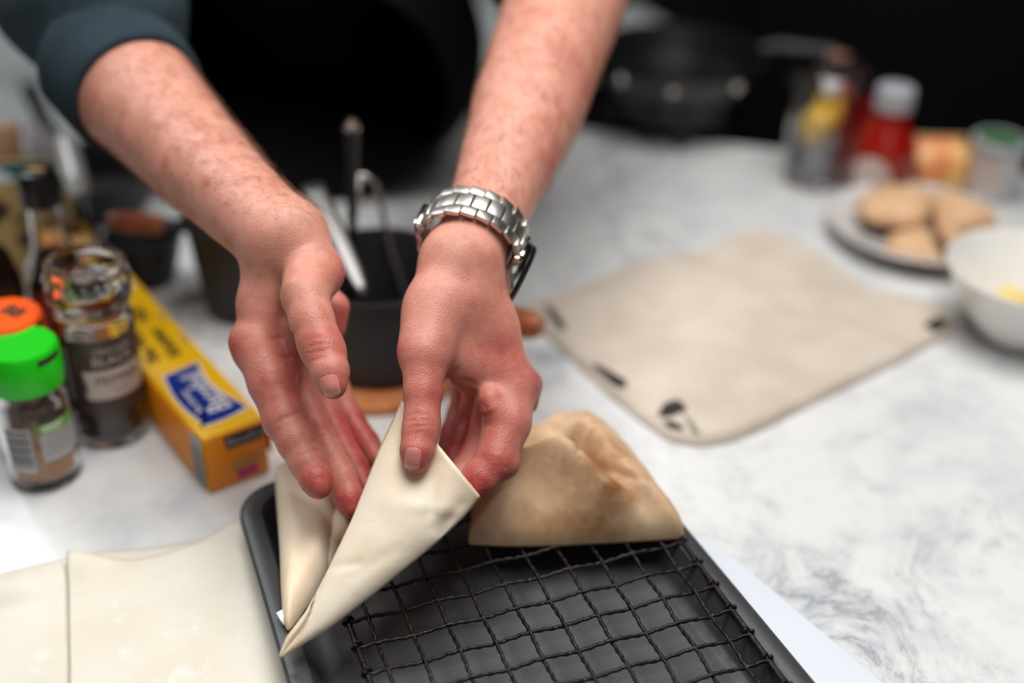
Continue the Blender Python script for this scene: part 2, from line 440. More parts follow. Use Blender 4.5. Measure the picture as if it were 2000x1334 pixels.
def mesh_sdf(fn, lo, hi, vox, margin=.006, st=4):
    lo = np.asarray(lo); n = (np.ceil((np.asarray(hi)-lo)/vox/st).astype(int)+1)*st
    nc = n//st
    ax = [lo[i]+(np.arange(nc[i])+.5)*st*vox-.5*vox for i in range(3)]
    g = np.stack(np.meshgrid(*ax, indexing='ij'), -1).reshape(-1, 3)
    dc = np.empty(nc)
    gi = g.reshape(*nc, 3); cb = 12
    for i in range(0, nc[0], cb):
        for j in range(0, nc[1], cb):
            for k in range(0, nc[2], cb):
                q = gi[i:i+cb, j:j+cb, k:k+cb]; dc[i:i+cb, j:j+cb, k:k+cb] = fn(q.reshape(-1, 3)).reshape(q.shape[:3])
    near = np.abs(dc) < st*vox*.9+margin
    val = np.repeat(np.repeat(np.repeat(dc, st, 0), st, 1), st, 2).astype(np.float32)
    bl = np.argwhere(near); key = (bl//8) @ np.array([1000000, 1000, 1]); bl = bl[np.argsort(key, kind='stable')]
    cuts = np.concatenate([[0], np.where(np.diff(np.sort(key)))[0]+1, [len(bl)]]); off = np.stack(np.meshgrid(*[np.arange(st)]*3, indexing='ij'), -1).reshape(-1, 3)
    for s, e in zip(cuts[:-1], cuts[1:]):
        ii = (bl[s:e, None]*st+off).reshape(-1, 3)
        val[ii[:, 0], ii[:, 1], ii[:, 2]] = fn(lo+ii*vox)
    return surface_nets(val, lo, vox)
def relax(V, F, it=2, lam=.5):
    e = np.concatenate([F[:, [0, 1]], F[:, [1, 2]], F[:, [2, 3]], F[:, [3, 0]]])
    for _ in range(it):
        s = np.zeros_like(V); c = np.zeros(len(V))
        for d in range(3):
            s[:, d] += np.bincount(e[:, 0], V[e[:, 1], d], len(V))+np.bincount(e[:, 1], V[e[:, 0], d], len(V))
        c = np.bincount(e[:, 0], minlength=len(V))+np.bincount(e[:, 1], minlength=len(V))
        V = V+lam*(s/np.maximum(c, 1)[:, None]-V)
    return V

def arm_field(arm, palm, fingers, extra_k, carve, bumps):
    """palm: cones blended broadly; fingers: (cones, blend into palm); carve: thin grooves"""
    def fn(p):
        d0 = smin(union(p, arm, .002), union(p, palm, extra_k), extra_k)
        for c, k in bumps: d0 = smin(d0, union(p, c, .003), k)
        d = d0
        for c, k in fingers:
            d = smin(d, smin(d0, union(p, c, .0025), k), .0009)
        for c, k in carve:
            u = union(p, c, .0005)
            if float(u.min()) < .003: d = smax(d, -u, k)
        return d
    return fn
def arc(pts, dep, r, n=9, dz=0.0):
    """thin crease through three or more pixel points (quadratic through resampling)"""
    q = resample(np.array(pts, float), n, False); q = smooth_loop(q, 2, False)
    return chain([(a, b, dep+dz*math.sin(PI*i/(n-1)), r*(.35+.65*math.sin(PI*(i+.5)/n))) for i, (a, b) in enumerate(q)])

# --- the person's right arm (left in the photograph)
R_arm = chain([(556, 545, .645, 60), (548, 466, .640, 82), (470, 395, .668, 85), (395, 323, .700, 97), (268, 185, .745, 116), (190, 85, .780, 108), (170, 0, .815, 100), (150, -100, .86, 104)])
R_palm = chain([(548, 466, .640, 70), (512, 590, .640, 41), (500, 668, .636, 37)]) \
    + chain([(560, 470, .650, 64), (548, 600, .655, 48), (540, 690, .656, 38)]) \
    + chain([(572, 480, .660, 58), (585, 600, .672, 46), (585, 700, .673, 35)]) \
    + chain([(585, 490, .664, 52), (622, 600, .684, 37), (628, 700, .686, 30)]) \
    + chain([(578, 475, .640, 60), (622, 532, .632, 42), (606, 566, .618, 43)])
R_thumb = chain([(604, 530, .628, 52), (596, 577, .612, 46), (609, 625, .605, 43), (625, 672, .600, 43), (633, 688, .598, 42), (645, 728, .592, 37), (650, 752, .589, 28)])
R_index = chain([(498, 668, .637, 44), (530, 748, .631, 45), (557, 815, .625, 42), (580, 862, .620, 39), (601, 902, .615, 36), (618, 938, .609, 31), (623, 950, .607, 25)])
R_middle = chain([(540, 690, .656, 40), (582, 765, .648, 37), (613, 838, .640, 37), (640, 888, .634, 35), (664, 930, .628, 33), (683, 975, .622, 29), (687, 990, .620, 23)])
R_ring = chain([(585, 700, .673, 36), (622, 775, .668, 34), (652, 846, .662, 32), (690, 912, .652, 29), (712, 950, .645, 24)])
R_pinky = chain([(628, 698, .686, 33), (655, 760, .684, 28), (680, 812, .680, 27), (716, 866, .672, 25), (740, 898, .665, 20)])
R_bumps = [(chain([(476, 668, .636, 24), (482, 690, .635, 24)]), .006),           # index knuckle
           (chain([(575, 640, .640, 26), (572, 722, .636, 20)]), .006),           # web of the thumb
           (chain([(545, 828, .626, 24)]), .006),                                  # index middle joint
           (chain([(655, 600, .672, 26), (650, 640, .672, 24)]), .008)]            # heel of the hand
R_folds = [([(537, 530), (541, 570), (553, 614), (571, 655)], 4.6, .0002, .0020),
           ([(597, 668), (618, 658), (647, 661)], 2.6, .0002, .0008), ([(594, 681), (616, 672), (645, 670)], 2.8, .0002, .0008), ([(597, 692), (618, 687), (643, 681)], 2.6, .0002, .0008), ([(604, 706), (622, 701), (640, 695)], 2.2, .0003, .0008),
           ([(531, 828), (560, 815), (590, 803)], 3.0, .0005, .0014), ([(582, 890), (604, 882), (628, 878)], 2.6, .0004, .0012), ([(524, 838), (530, 848), (540, 852)], 2.4, .0003, .001),
           ([(644, 928), (660, 920), (676, 912)], 2.4, .0004, .001), ([(606, 864), (622, 856), (640, 848)], 2.4, .0004, .001),
           ([(524, 662), (548, 662), (574, 652)], 3.0, .0004, .0014), ([(534, 690), (556, 700), (580, 694)], 2.6, .0004, .0014)]
R_parts = [(R_index, .006), (R_middle, .006), (R_ring, .006), (R_pinky, .006), (R_thumb, .0030)]
def on_surface(fn, folds):
    out = []
    for poly, r, off, k in folds:
        q = smooth_loop(resample(np.array(poly, float), 11, False), 2, False); cs = []
        dep = np.full(len(q), .50); pts = None
        for _ in range(60):                                   # walk each sight line down to the skin
            pts = np.stack([(q[:, 0]-1000)*dep/FPX, -(q[:, 1]-667)*dep/FPX, dep], 1)
            d = fn(pts); dep = dep+np.clip(d, -.004, .05)*.9
        pts = pts/np.linalg.norm(pts, axis=1)[:, None]*(np.linalg.norm(pts, axis=1)[:, None]-off)
        rr = np.array([r*(.35+.65*math.sin(PI*(i+.5)/len(q)))*dep[i]/FPX for i in range(len(q))])
        out.append(([(pts[i], pts[i+1], rr[i], rr[i+1]) for i in range(len(q)-1)], k))
    return out
R_carve = on_surface(arm_field(R_arm, R_palm, R_parts, .008, [], R_bumps), R_folds)
R_fn = arm_field(R_arm, R_palm, R_parts, .008, R_carve, R_bumps)

# --- the person's left arm with the watch (right in the photograph)
L_arm = chain([(906, 660, .638, 56), (898, 590, .637, 71), (904, 512, .640, 72), (947, 428, .664, 75), (992, 315, .700, 91), (1031, 213, .735, 107), (1090, 43, .790, 112), (1150, -110, .84, 112), (1165, -170, .86, 110)])
L_palm = chain([(901, 512, .640, 68), (950, 640, .640, 56), (1000, 752, .637, 42)]) \
    + chain([(902, 520, .650, 62), (945, 650, .656, 54), (975, 752, .657, 40)]) \
    + chain([(900, 520, .660, 56), (925, 650, .672, 48), (942, 742, .676, 40)]) \
    + chain([(895, 520, .664, 52), (895, 650, .682, 42), (913, 730, .690, 34)]) \
    + chain([(888, 520, .640, 60), (853, 600, .626, 57), (832, 680, .614, 51)]) \
    + chain([(900, 600, .636, 60), (905, 690, .634, 48)]) + chain([(862, 690, .624, 38), (930, 722, .634, 39), (980, 738, .636, 39)])
L_thumb = chain([(846, 625, .622, 57), (830, 695, .610, 48), (826, 765, .603, 37), (824, 825, .598, 35), (821, 845, .596, 35), (815, 882, .592, 33), (813, 898, .591, 27)])
L_index = chain([(1000, 758, .637, 49), (990, 825, .627, 47), (968, 900, .617, 40), (938, 934, .614, 36), (905, 966, .612, 32), (874, 985, .610, 26)])
L_middle = chain([(975, 758, .657, 42), (962, 820, .652, 40), (940, 888, .645, 37), (905, 930, .636, 33), (872, 950, .628, 26)])
L_ring = chain([(942, 744, .676, 36), (930, 800, .676, 32), (915, 850, .672, 30), (896, 896, .658, 29), (880, 930, .648, 24)])
L_pinky = chain([(913, 732, .690, 32), (908, 775, .692, 26), (900, 812, .692, 27), (884, 850, .684, 26), (873, 885, .672, 22)])
L_bumps = [(chain([(1030, 752, .645, 28), (1026, 785, .650, 24)]), .007), (chain([(957, 780, .622, 22), (962, 800, .620, 20)]), .006),
           (chain([(992, 908, .618, 18)]), .007)]
L_folds = [([(792, 813), (815, 807), (841, 813)], 2.6, .0002, .0008), ([(791, 823), (815, 819), (844, 823)], 2.8, .0002, .0008), ([(794, 834), (818, 833), (845, 830)], 2.6, .0002, .0008), ([(800, 845), (820, 844), (838, 842)], 2.0, .0003, .0008),
           ([(866, 752), (876, 738), (893, 722)], 3.4, .0003, .0016), ([(884, 742), (906, 742), (930, 752)], 2.6, .0004, .0014),
           ([(940, 814), (952, 812), (968, 804)], 3.0, .0003, .0012), ([(943, 790), (950, 798), (946, 808)], 2.4, .0003, .001), ([(928, 892), (942, 896), (956, 903)], 2.6, .0003, .001), ([(934, 884), (946, 890), (960, 894)], 2.2, .0004, .001),
           ([(972, 908), (984, 911), (996, 914)], 2.2, .0003, .001), ([(968, 898), (982, 900), (998, 903)], 2.0, .0004, .001)]
L_parts = [(L_middle, .006), (L_ring, .005), (L_pinky, .005), (L_index, .006), (L_thumb, .0060)]
L_carve = on_surface(arm_field(L_arm, L_palm, L_parts, .008, [], L_bumps), L_folds)
L_fn = arm_field(L_arm, L_palm, L_parts, .008, L_carve, L_bumps)

def bounds(cones, pad=.008):
    lo = np.min([np.minimum(c[0]-c[2], c[1]-c[3]) for c in cones], 0)-pad
    hi = np.max([np.maximum(c[0]+c[2], c[1]+c[3]) for c in cones], 0)+pad
    return lo, hi
def wc(pts): return [(np.array(pts[i][:3]), np.array(pts[i+1][:3]), pts[i][3], pts[i+1][3]) for i in range(len(pts)-1)]
R_elbow = D(150, -100, .86); L_elbow = D(1165, -170, .86)
R_sh = np.array([-.42, 1.12, .46]); L_sh = np.array([-.05, 1.12, .47])
def upper(e, s): return wc([(*e, .0385), (*(e*.5+s*.5), .046), (*s, .062)])
torso = wc([(-.24, 1.54, -.30, .11), (-.235, 1.40, .06, .10), (-.235, 1.29, .20, .10), (-.235, 1.22, .36, .085), (-.235, 1.12, .50, .065), (-.225, 1.04, .58, .055), (-.215, .99, .62, .052)]) \
    + wc([(*R_sh, .055), (-.24, 1.17, .44, .07), (*L_sh, .055)])
head = wc([(-.215, .97, .67, .078), (-.205, .93, .665, .072)]) + wc([(-.205, .915, .63, .058), (-.20, .885, .60, .045)])
nose = wc([(-.2, .872, .665, .010), (-.198, .848, .632, .012)]); ears = wc([(-.295, .965, .645, .012), (-.297, .955, .615, .009)]) + wc([(-.128, .965, .645, .012), (-.126, .955, .615, .009)])
mouth = wc([(-.222, .853, .585, .004), (-.178, .853, .585, .004)]); eyes = wc([(-.236, .872, .668, .010), (-.235, .872, .668, .010)]) + wc([(-.168, .872, .668, .010), (-.167, .872, .668, .010)])
def trunk_fn(p):
    d = union(p, torso, .05); d = smin(d, union(p, upper(R_elbow, R_sh)+upper(L_elbow, L_sh), .02), .03)
    h = smin(union(p, head, .03), union(p, nose, .01), .012); h = smin(h, union(p, ears, .004), .006)
    for e in eyes: h = smax(h, -cone_d(p, e), .008)
    h = smin(h, union(p, mouth, .003), .004)
    return smin(d, h, .02)

person = empty('person', (-.24, 1.42, -.92), 0, 'person in slate sweatshirt and black apron folding a pastry cone with both hands', 'person')
def build_body():
    Vs, Fs, Rd, n0 = [], [], [], 0
    red = {0: [(457, 680, .632, 34, .7), (540, 830, .622, 30, .6), (620, 940, .606, 42, .8), (684, 985, .62, 45, .9), (700, 930, .645, 60, 1.0), (628, 672, .592, 42, .55), (650, 760, .586, 32, .6),
               (600, 850, .64, 70, .7), (655, 860, .66, 70, 1.0), (700, 850, .675, 60, 1.0), (664, 545, .63, 34, .7), (572, 700, .635, 40, .6), (610, 740, .67, 60, .9), (560, 760, .625, 60, .45), (655, 620, .67, 40, .8)],
           1: [(1045, 760, .64, 46, .95), (950, 800, .615, 40, .5), (970, 905, .607, 50, .6), (930, 950, .605, 46, .8), (815, 895, .585, 42, .6), (826, 832, .585, 40, .6), (905, 870, .665, 90, 1.0),
               (1000, 690, .62, 60, .5), (850, 770, .595, 55, .5), (985, 840, .61, 60, .35), (940, 600, .6, 80, .25), (1180, 180, .73, 80, .5), (1080, 330, .69, 60, .5)]}
    for s, (fn, cones, cut) in enumerate(((R_fn, R_arm+R_palm+R_thumb+R_index+R_middle+R_ring+R_pinky, 0), (L_fn, L_arm+L_palm+L_thumb+L_index+L_middle+L_ring+L_pinky, 0))):
        lo, hi = bounds(cones)
        V, F = mesh_sdf(fn, lo, hi, .00092)
        V = relax(V, F, 2, .4)
        rd = np.zeros(len(V))
        for px, py, dp, rp, a in red[s]:
            c = c3(px, py, dp); rr = rp*dp/FPX
            rd = np.maximum(rd, a*np.exp(-((V-c)**2).sum(1)/(rr*rr)))
        # a little general warmth on the hands, less on the forearms
        px_y = 667-V[:, 1]/V[:, 2]*FPX
        rd = np.clip(rd+.34*np.clip((px_y-430)/250, 0, 1), 0, 1)
        F = F[:, ::-1]; Vs.append(to_world(V)); Fs.append(F+n0); Rd.append(rd); n0 += len(V)
    V, F = mesh_sdf(trunk_fn, (-.6, .7, -.5), (.25, 1.65, .82), .006, .03)
    Vs.append(relax(V, F, 2)); Fs.append(F+n0); Rd.append(np.full(len(V), .2))
    V = np.concatenate(Vs); F = np.concatenate(Fs)
    me = bpy.data.meshes.new('body')
    me.vertices.add(len(V)); me.vertices.foreach_set('co', V.ravel().astype(np.float32))
    me.loops.add(F.size); me.loops.foreach_set('vertex_index', F.ravel().astype(np.int32))
    me.polygons.add(len(F)); me.polygons.foreach_set('loop_start', np.arange(0, F.size, 4, dtype=np.int32))
    me.polygons.foreach_set('use_smooth', np.ones(len(F), bool)); me.update(calc_edges=True); me.validate()
    at = me.attributes.new('redness', 'FLOAT', 'POINT'); at.data.foreach_set('value', np.concatenate(Rd).astype(np.float32))
    return link('body', me, MAT['skin'], person, True), V, F
body, BV, BF = build_body()
BVH_body = BVHTree.FromPolygons([tuple(v) for v in BV], [tuple(f) for f in BF])
def hit(bvh, px, py):
    d = ray(px, py); h = bvh.ray_cast(Vector(CAM), Vector(d).normalized()); return h[0], h[1]

def nail(cx, cy, ax, ay, width, length, mat='nail', lift=.00028, tip=True):
    """fingernail: centre and finger direction in px on the finger's surface; wraps over the skin below it"""
    a = np.array([ax, ay], float); a /= np.linalg.norm(a); s = np.array([-a[1], a[0]])
    nu, nv = 14, 14; V = []
    for j in range(nv+1):
        for i in range(nu+1):
            u, v = 2*i/nu-1, 2*j/nv-1
            sq = (1-abs(v)**4*.18) ; e = abs(u)**3
            q = np.array([cx, cy])+s*u*width/2*sq+a*(v*length/2*(1-.16*u*u if v > 0 else 1-.22*u*u))
            h0, _n = hit(BVH_body, cx, cy); h = None; f = 1.0
            while h is None or (np.array(h)-np.array(h0)) @ FWD > .0075:      # stay on this fingertip
                h, n = hit(BVH_body, *(np.array([cx, cy])+(q-[cx, cy])*f)); f -= .06
            r = max(abs(u)**4, (v < -.0)*abs(v)**6)
            V.append(np.array(h)+np.array(n)*(lift*(1-r)-.0002*r+(.0001 if v > .85 else 0)))
    V = np.array(V).reshape(nv+1, nu+1, 3)
    for _ in range(3):                                   # smooth plate
        W = V.copy(); W[1:-1, 1:-1] = .5*V[1:-1, 1:-1]+.125*(V[:-2, 1:-1]+V[2:, 1:-1]+V[1:-1, :-2]+V[1:-1, 2:]); V = W
    F = [(j*(nu+1)+i, j*(nu+1)+i+1, (j+1)*(nu+1)+i+1, (j+1)*(nu+1)+i) for j in range(nv) for i in range(nu)]
    me = mesh('fingernail', V.reshape(-1, 3), F); me.materials.append(MAT[mat]); me.materials.append(MAT['nailtip'])
    if tip:
        for p in me.polygons:
            if p.index//nu >= nv-2: p.material_index = 1
    o = link('fingernail', me, None, person, True)
    sm = o.modifiers.new('thickness', 'SOLIDIFY'); sm.thickness = .0003; sm.offset = -1
    return o
nail(644, 752, .28, .96, 48, 46)
nail(806, 893, -.12, .99, 40, 46)

# ------------------------------------------------------------------ clothes
def cloth_mesh(fn, lo, hi, vox, name, mat, margin, it=3, parent=None):
    V, F = mesh_sdf(fn, lo, hi, vox, margin); V = relax(V, F, it)
    me = mesh(name, V, F); return link(name, me, MAT[mat], parent or person, True)
SL0 = D(205, 20, .785); SL1 = D(165, -5, .815)
def sweat_fn(p):
    arm = wc([(*D(225, 55, .775), .0415), (*SL0, .0500), (*SL1, .0535), (*(R_elbow+np.array([0, .02, .01])), .058), (*(R_elbow*.5+R_sh*.5), .068), (*R_sh, .082)])
    la = wc([(*D(1075, -75, .80), .045), (*D(1100, -105, .83), .055), (*(L_elbow*.5+L_sh*.5), .066), (*L_sh, .08)])
    d = union(p, arm, .012); d = smin(d, union(p, la, .012), .02)
    t = wc([(-.235, 1.38, .05, .135), (-.235, 1.25, .30, .135), (-.235, 1.15, .46, .09)]) + wc([(*R_sh, .07), (-.24, 1.15, .44, .11), (*L_sh, .07)])
    d = smin(d, union(p, t, .05), .03)
    wv = .0022*np.sin(p[:, 0]*70+3*np.sin(p[:, 2]*40))*np.sin(p[:, 2]*90+p[:, 1]*50)
    return d+wv
sweat = cloth_mesh(sweat_fn, (-.62, .70, -.12), (.22, 1.56, .62), .005, 'sweatshirt', 'sweat', .02)
def cuff():
    # ribbed band round the forearm, three quarters of the way to the elbow
    a = D(270, 188, .744); b = D(212, 118, .772); ax = b-a; ax /= np.linalg.norm(ax)
    u = np.cross(ax, FWD); u /= np.linalg.norm(u); v = np.cross(u, ax)
    L = np.linalg.norm(b-a); n = 300; V, F = [], []
    prof = [(.00, .0358), (-.002, .0370), (-.002, .0395), (.0015, .0408), (.25*L, .0418), (.55*L, .0428), (.85*L, .0436), (1.05*L, .043), (1.1*L, .038)]
    for h, r in prof:
        for k in range(n):
            t = 2*PI*k/n; rr = r+(.00055*math.cos(t*75) if h > 0 else 0)
            V.append(a+ax*h+rr*(math.cos(t)*u+math.sin(t)*v))
    m = len(prof)
    for j in range(m-1):
        for k in range(n):
            k2 = (k+1) % n; F.append((j*n+k, (j+1)*n+k, (j+1)*n+k2, j*n+k2))
    link('cuff', mesh('cuff', V, F), MAT['sweat'], sweat, True)
cuff()
def apron_fn(p):
    t = wc([(-.20, 1.52, -.30, .13), (-.20, 1.375, .02, .14), (-.20, 1.27, .20, .15), (-.21, 1.20, .36, .125)]) + wc([(-.21, 1.25, .16, .13), (-.21, 1.07, .15, .10), (-.235, .965, .102, .080), (-.19, .955, .100, .080), (-.13, 1.01, .102, .080), (-.105, 1.06, .102, .075)])
    d = union(p, t, .05)
    return d+.002*np.sin(p[:, 0]*60+p[:, 2]*30)*np.sin(p[:, 2]*22)
cloth_mesh(apron_fn, (-.45, .95, -.2), (.1, 1.55, .55), .006, 'apron', 'apron', .02)
def hair_cap():
    fn = lambda p: smax(union(p, wc([(-.215, .985, .685, .083), (-.205, .95, .69, .078)]), .02), p[:, 1]*.35+p[:, 2]*-.95+.30, .01)
    cloth_mesh(fn, (-.33, .82, .55), (-.1, 1.1, .8), .006, 'hair', 'hair', .02)
hair_cap()

# ------------------------------------------------------------------ wristwatch on the left wrist
def watch():
    c = D(926, 463, .652); A = D(992, 315, .700)-D(904, 512, .640); A /= np.linalg.norm(A)
    Nn = -FWD-A*(-FWD @ A); Nn /= np.linalg.norm(Nn); S = np.cross(Nn, A); S /= np.linalg.norm(S)
    if S @ RGT < 0: S = -S
    t = empty('wristwatch', c, 0, 'steel wristwatch with a link bracelet worn on the wrist', 'watch')
    ra, rb = .0262, .0228
    def pos(a): return c+ra*math.cos(a)*S+rb*math.sin(a)*Nn        # a = 0 towards image right, 90 towards the camera
    def frame(a):
        T = -ra*math.sin(a)*S+rb*math.cos(a)*Nn; T /= np.linalg.norm(T); O = np.cross(A, T)
        if O @ (pos(a)-c) < 0: O = -O
        return T, O
    def place(me, mat, a, name, off=0.0):
        T, O = frame(a); p = pos(a)+O*off
        if a is ac: p = S*.0215-Nn*.0100+c-A*.003+O*off
        m = Matrix(((T[0], A[0], O[0], p[0]), (T[1], A[1], O[1], p[1]), (T[2], A[2], O[2], p[2]), (0, 0, 0, 1)))
        o = link(name, me, mat, t); bpy.context.view_layer.update()
        o.matrix_world = m; return o
    # a link: wide middle block, two narrower outer blocks set half a step along
    bm = box_bm(.0074, .0100, .0026, .00035, 2, (0, 0, .0004))
    for s in (-1, 1): box_bm(.0076, .0056, .0026, .00035, 2, (.0040, s*.0080, 0), bm)
    lk = autosmooth(from_bm('bracelet_link', bm)); lk.materials.append(MAT['steel'])
    # arc-length spacing
    ac = math.radians(-6)
    fine = np.linspace(math.radians(5), math.radians(300), 900)
    pp = np.array([pos(a) for a in fine]); s = np.concatenate([[0], np.cumsum(np.linalg.norm(np.diff(pp, axis=0), axis=1))])
    k = 0; d = .006
    while d < s[-1]-.003:
        place(lk, None, float(np.interp(d, s, fine)), 'bracelet_link'); d += .0081; k += 1
    cl = box('clasp', .020, .0165, .0034, .001); place(cl, MAT['steel2'], math.radians(196), 'clasp', .0018)
    # case on the back of the wrist, facing image right
    prof = [(.0, -.0030), (.0145, -.0030), (.0172, -.0016), (.0180, .0006), (.0180, .0034), (.0170, .0046)]
    place(lathe('case', prof, 56), MAT['steel2'], ac, 'case', .0020)
    place(lathe('bezel', [(.0148, .0044), (.0166, .0044), (.0172, .0052), (.0168, .0070), (.0158, .0078), (.0146, .0076), (.0148, .0044)], 56, False), MAT['black'], ac, 'bezel', .0020)
    place(lathe('crystal', [(.0, .0070), (.0148, .0070), (.0146, .0078), (.0, .0080)], 40, False), MAT['glass'], ac, 'crystal', .0020)
    place(lathe('dial', [(.0, .0046), (.0150, .0046), (.0150, .0052), (.0, .0052)], 40, False), MAT['black'], ac, 'dial', .0020)
    lugm = lambda x, y: box('lug', .005, .004, .005, .001, (x, y, .001))
    place(lugm(.0165, .0075), MAT['steel2'], ac, 'lug', .0010)
    for x, y in ((.0165, -.0075), (-.0165, .0075), (-.0165, -.0075)): place(lugm(x, y), MAT['steel2'], ac, 'lug', .0010)
    # crown on the hand side of the case
    T, O = frame(ac); p = S*.0215-Nn*.0100+c-A*.003+O*.004-A*.0195
    cr = lathe('crown', [(.0, -.0018), (.0026, -.0018), (.0028, .0), (.0026, .0018), (.0, .0018)], 18, False)
    o = link('crown', cr, MAT['steel2'], t); bpy.context.view_layer.update()
    X = np.cross(O, A); o.matrix_world = Matrix(((X[0], O[0], -A[0], p[0]), (X[1], O[1], -A[1], p[1]), (X[2], O[2], -A[2], p[2]), (0, 0, 0, 1)))
watch()
def ring():
    a = D(566, 765, .6555); b = D(606, 818, .6465); ax = (b-a)/np.linalg.norm(b-a); c = D(582, 780, .6495)
    c = D(578, 768, .6480)
    u = np.cross(ax, [0, 0, 1.]); u /= np.linalg.norm(u); v = np.cross(u, ax)
    n, V, F = 40, [], []
    for k in range(n):
        t = 2*PI*k/n; rd = math.cos(t)*u+math.sin(t)*v
        for h, r in ((-.0016, .0098), (-.0016, .0106), (0, .0110), (.0016, .0106), (.0016, .0098)): V.append(c+rd*r+ax*h)
    for k in range(n):
        for j in range(5): F.append((k*5+j, k*5+(j+1) % 5, ((k+1) % n)*5+(j+1) % 5, ((k+1) % n)*5+j))
    tag(link('finger_ring', mesh('finger_ring', V, F), MAT['silver']), 'thin silver ring on the middle finger of the bare-wristed hand', 'ring')
ring()

# ------------------------------------------------------------------ chopping board, baking tray, cooling rack
TA = np.array([math.cos(.36899876), math.sin(.36899876), 0]); TB = np.array([-TA[1], TA[0], 0])
RO = np.array([-.0168975, .4592344, .03]); CELL = .0175           # one crossing of the rack, and its spacing
def tp(a, b, z=0.0): return TA*a+TB*b+np.array([0, 0, z])         # place in the tray's own directions
A0, A1, B0, B1 = .0523, .2720, .225, .556
def chopping_board():
    e0 = P(1344, 1012, .010); e1 = P(1730, 1334, .010); d = (e1-e0)/np.linalg.norm(e1-e0); n = np.array([d[1], -d[0], 0])
    if n[0] > 0: n = -n                                            # into the board, towards image left
    q = [e0+d*.012, e0+d*.30, e0+d*.30+n*.12, e0+d*.012+n*.12]
    sm = []
    for i in range(4):
        p0, p1, p2 = q[i-1], q[i], q[(i+1) % 4]; a = (p0-p1)/np.linalg.norm(p0-p1); b = (p2-p1)/np.linalg.norm(p2-p1)
        for k in range(7):
            s = k/6; sm.append(p1+a*.015*(1-s)**2+b*.015*s**2)
    o = link('chopping_board', prism('chopping_board', sm, 0.0, .0098, .0015), MAT['board'])
    tag(o, 'white plastic chopping board under the dark baking tray', 'chopping board')
chopping_board()
def rrect(a0, a1, b0, b1, r, off, z, n=10):
    a0, a1, b0, b1, r = a0+off, a1-off, b0+off, b1-off, max(r-off, .004); out = []
    for cx, cy, s in ((a1-r, b1-r, 0), (a0+r, b1-r, 1), (a0+r, b0+r, 2), (a1-r, b0+r, 3)):
        for k in range(n+1):
            t = (s+k/n)*PI/2; b_ = cy+r*math.sin(t); out.append(tp(cx+r*math.cos(t)+(.50-b_)*.052*(cx > (a0+a1)/2), b_, z))
    return out
def baking_tray():
    t = empty('baking_tray', tp((A0+A1)/2, (B0+B1)/2, .010), 0, 'dark grey nonstick baking tray under the wire rack', 'tray')
    prof = [(.0026, .0245), (.0008, .0250), (.0, .0268), (.0004, .0288), (.0020, .0300), (.0095, .0302), (.0115, .0292), (.0130, .0265), (.0175, .0145), (.0195, .0125), (.0225, .0118)]
    n = 44; V, F = [], []
    for off, z in prof: V += rrect(A0, A1, B0, B1, .028, off, z)
    for j in range(len(prof)-1):
        for k in range(n): k2 = (k+1) % n; F.append((j*n+k, j*n+k2, (j+1)*n+k2, (j+1)*n+k))
    F.append(tuple((len(prof)-1)*n+k for k in range(n)))
    # underside
    m = len(V); und = [(.0026, .0245), (.0105, .0285), (.0120, .0270), (.0165, .0135), (.0190, .0108), (.0225, .0102)]
    for off, z in und: V += rrect(A0, A1, B0, B1, .028, off, z)
    for j in range(len(und)-1):
        for k in range(n): k2 = (k+1) % n; F.append((m+j*n+k2, m+j*n+k, m+(j+1)*n+k, m+(j+1)*n+k2))
    F.append(tuple(m+(len(und)-1)*n+k for k in range(n-1, -1, -1)))
    # rim and pan read as two parts
    split = 7*n
    me = mesh('pan', V, F[6*n:]); me2 = mesh('rim', V, F[:6*n])
    for q in (me, me2):
        b = bmesh.new(); b.from_mesh(q)
        bmesh.ops.delete(b, geom=[v for v in b.verts if not v.link_faces], context='VERTS'); b.to_mesh(q); b.free(); autosmooth(q, 50)
    link('pan', me, MAT['tray'], t, True); link('rim', me2, MAT['tray'], t, True)
baking_tray()
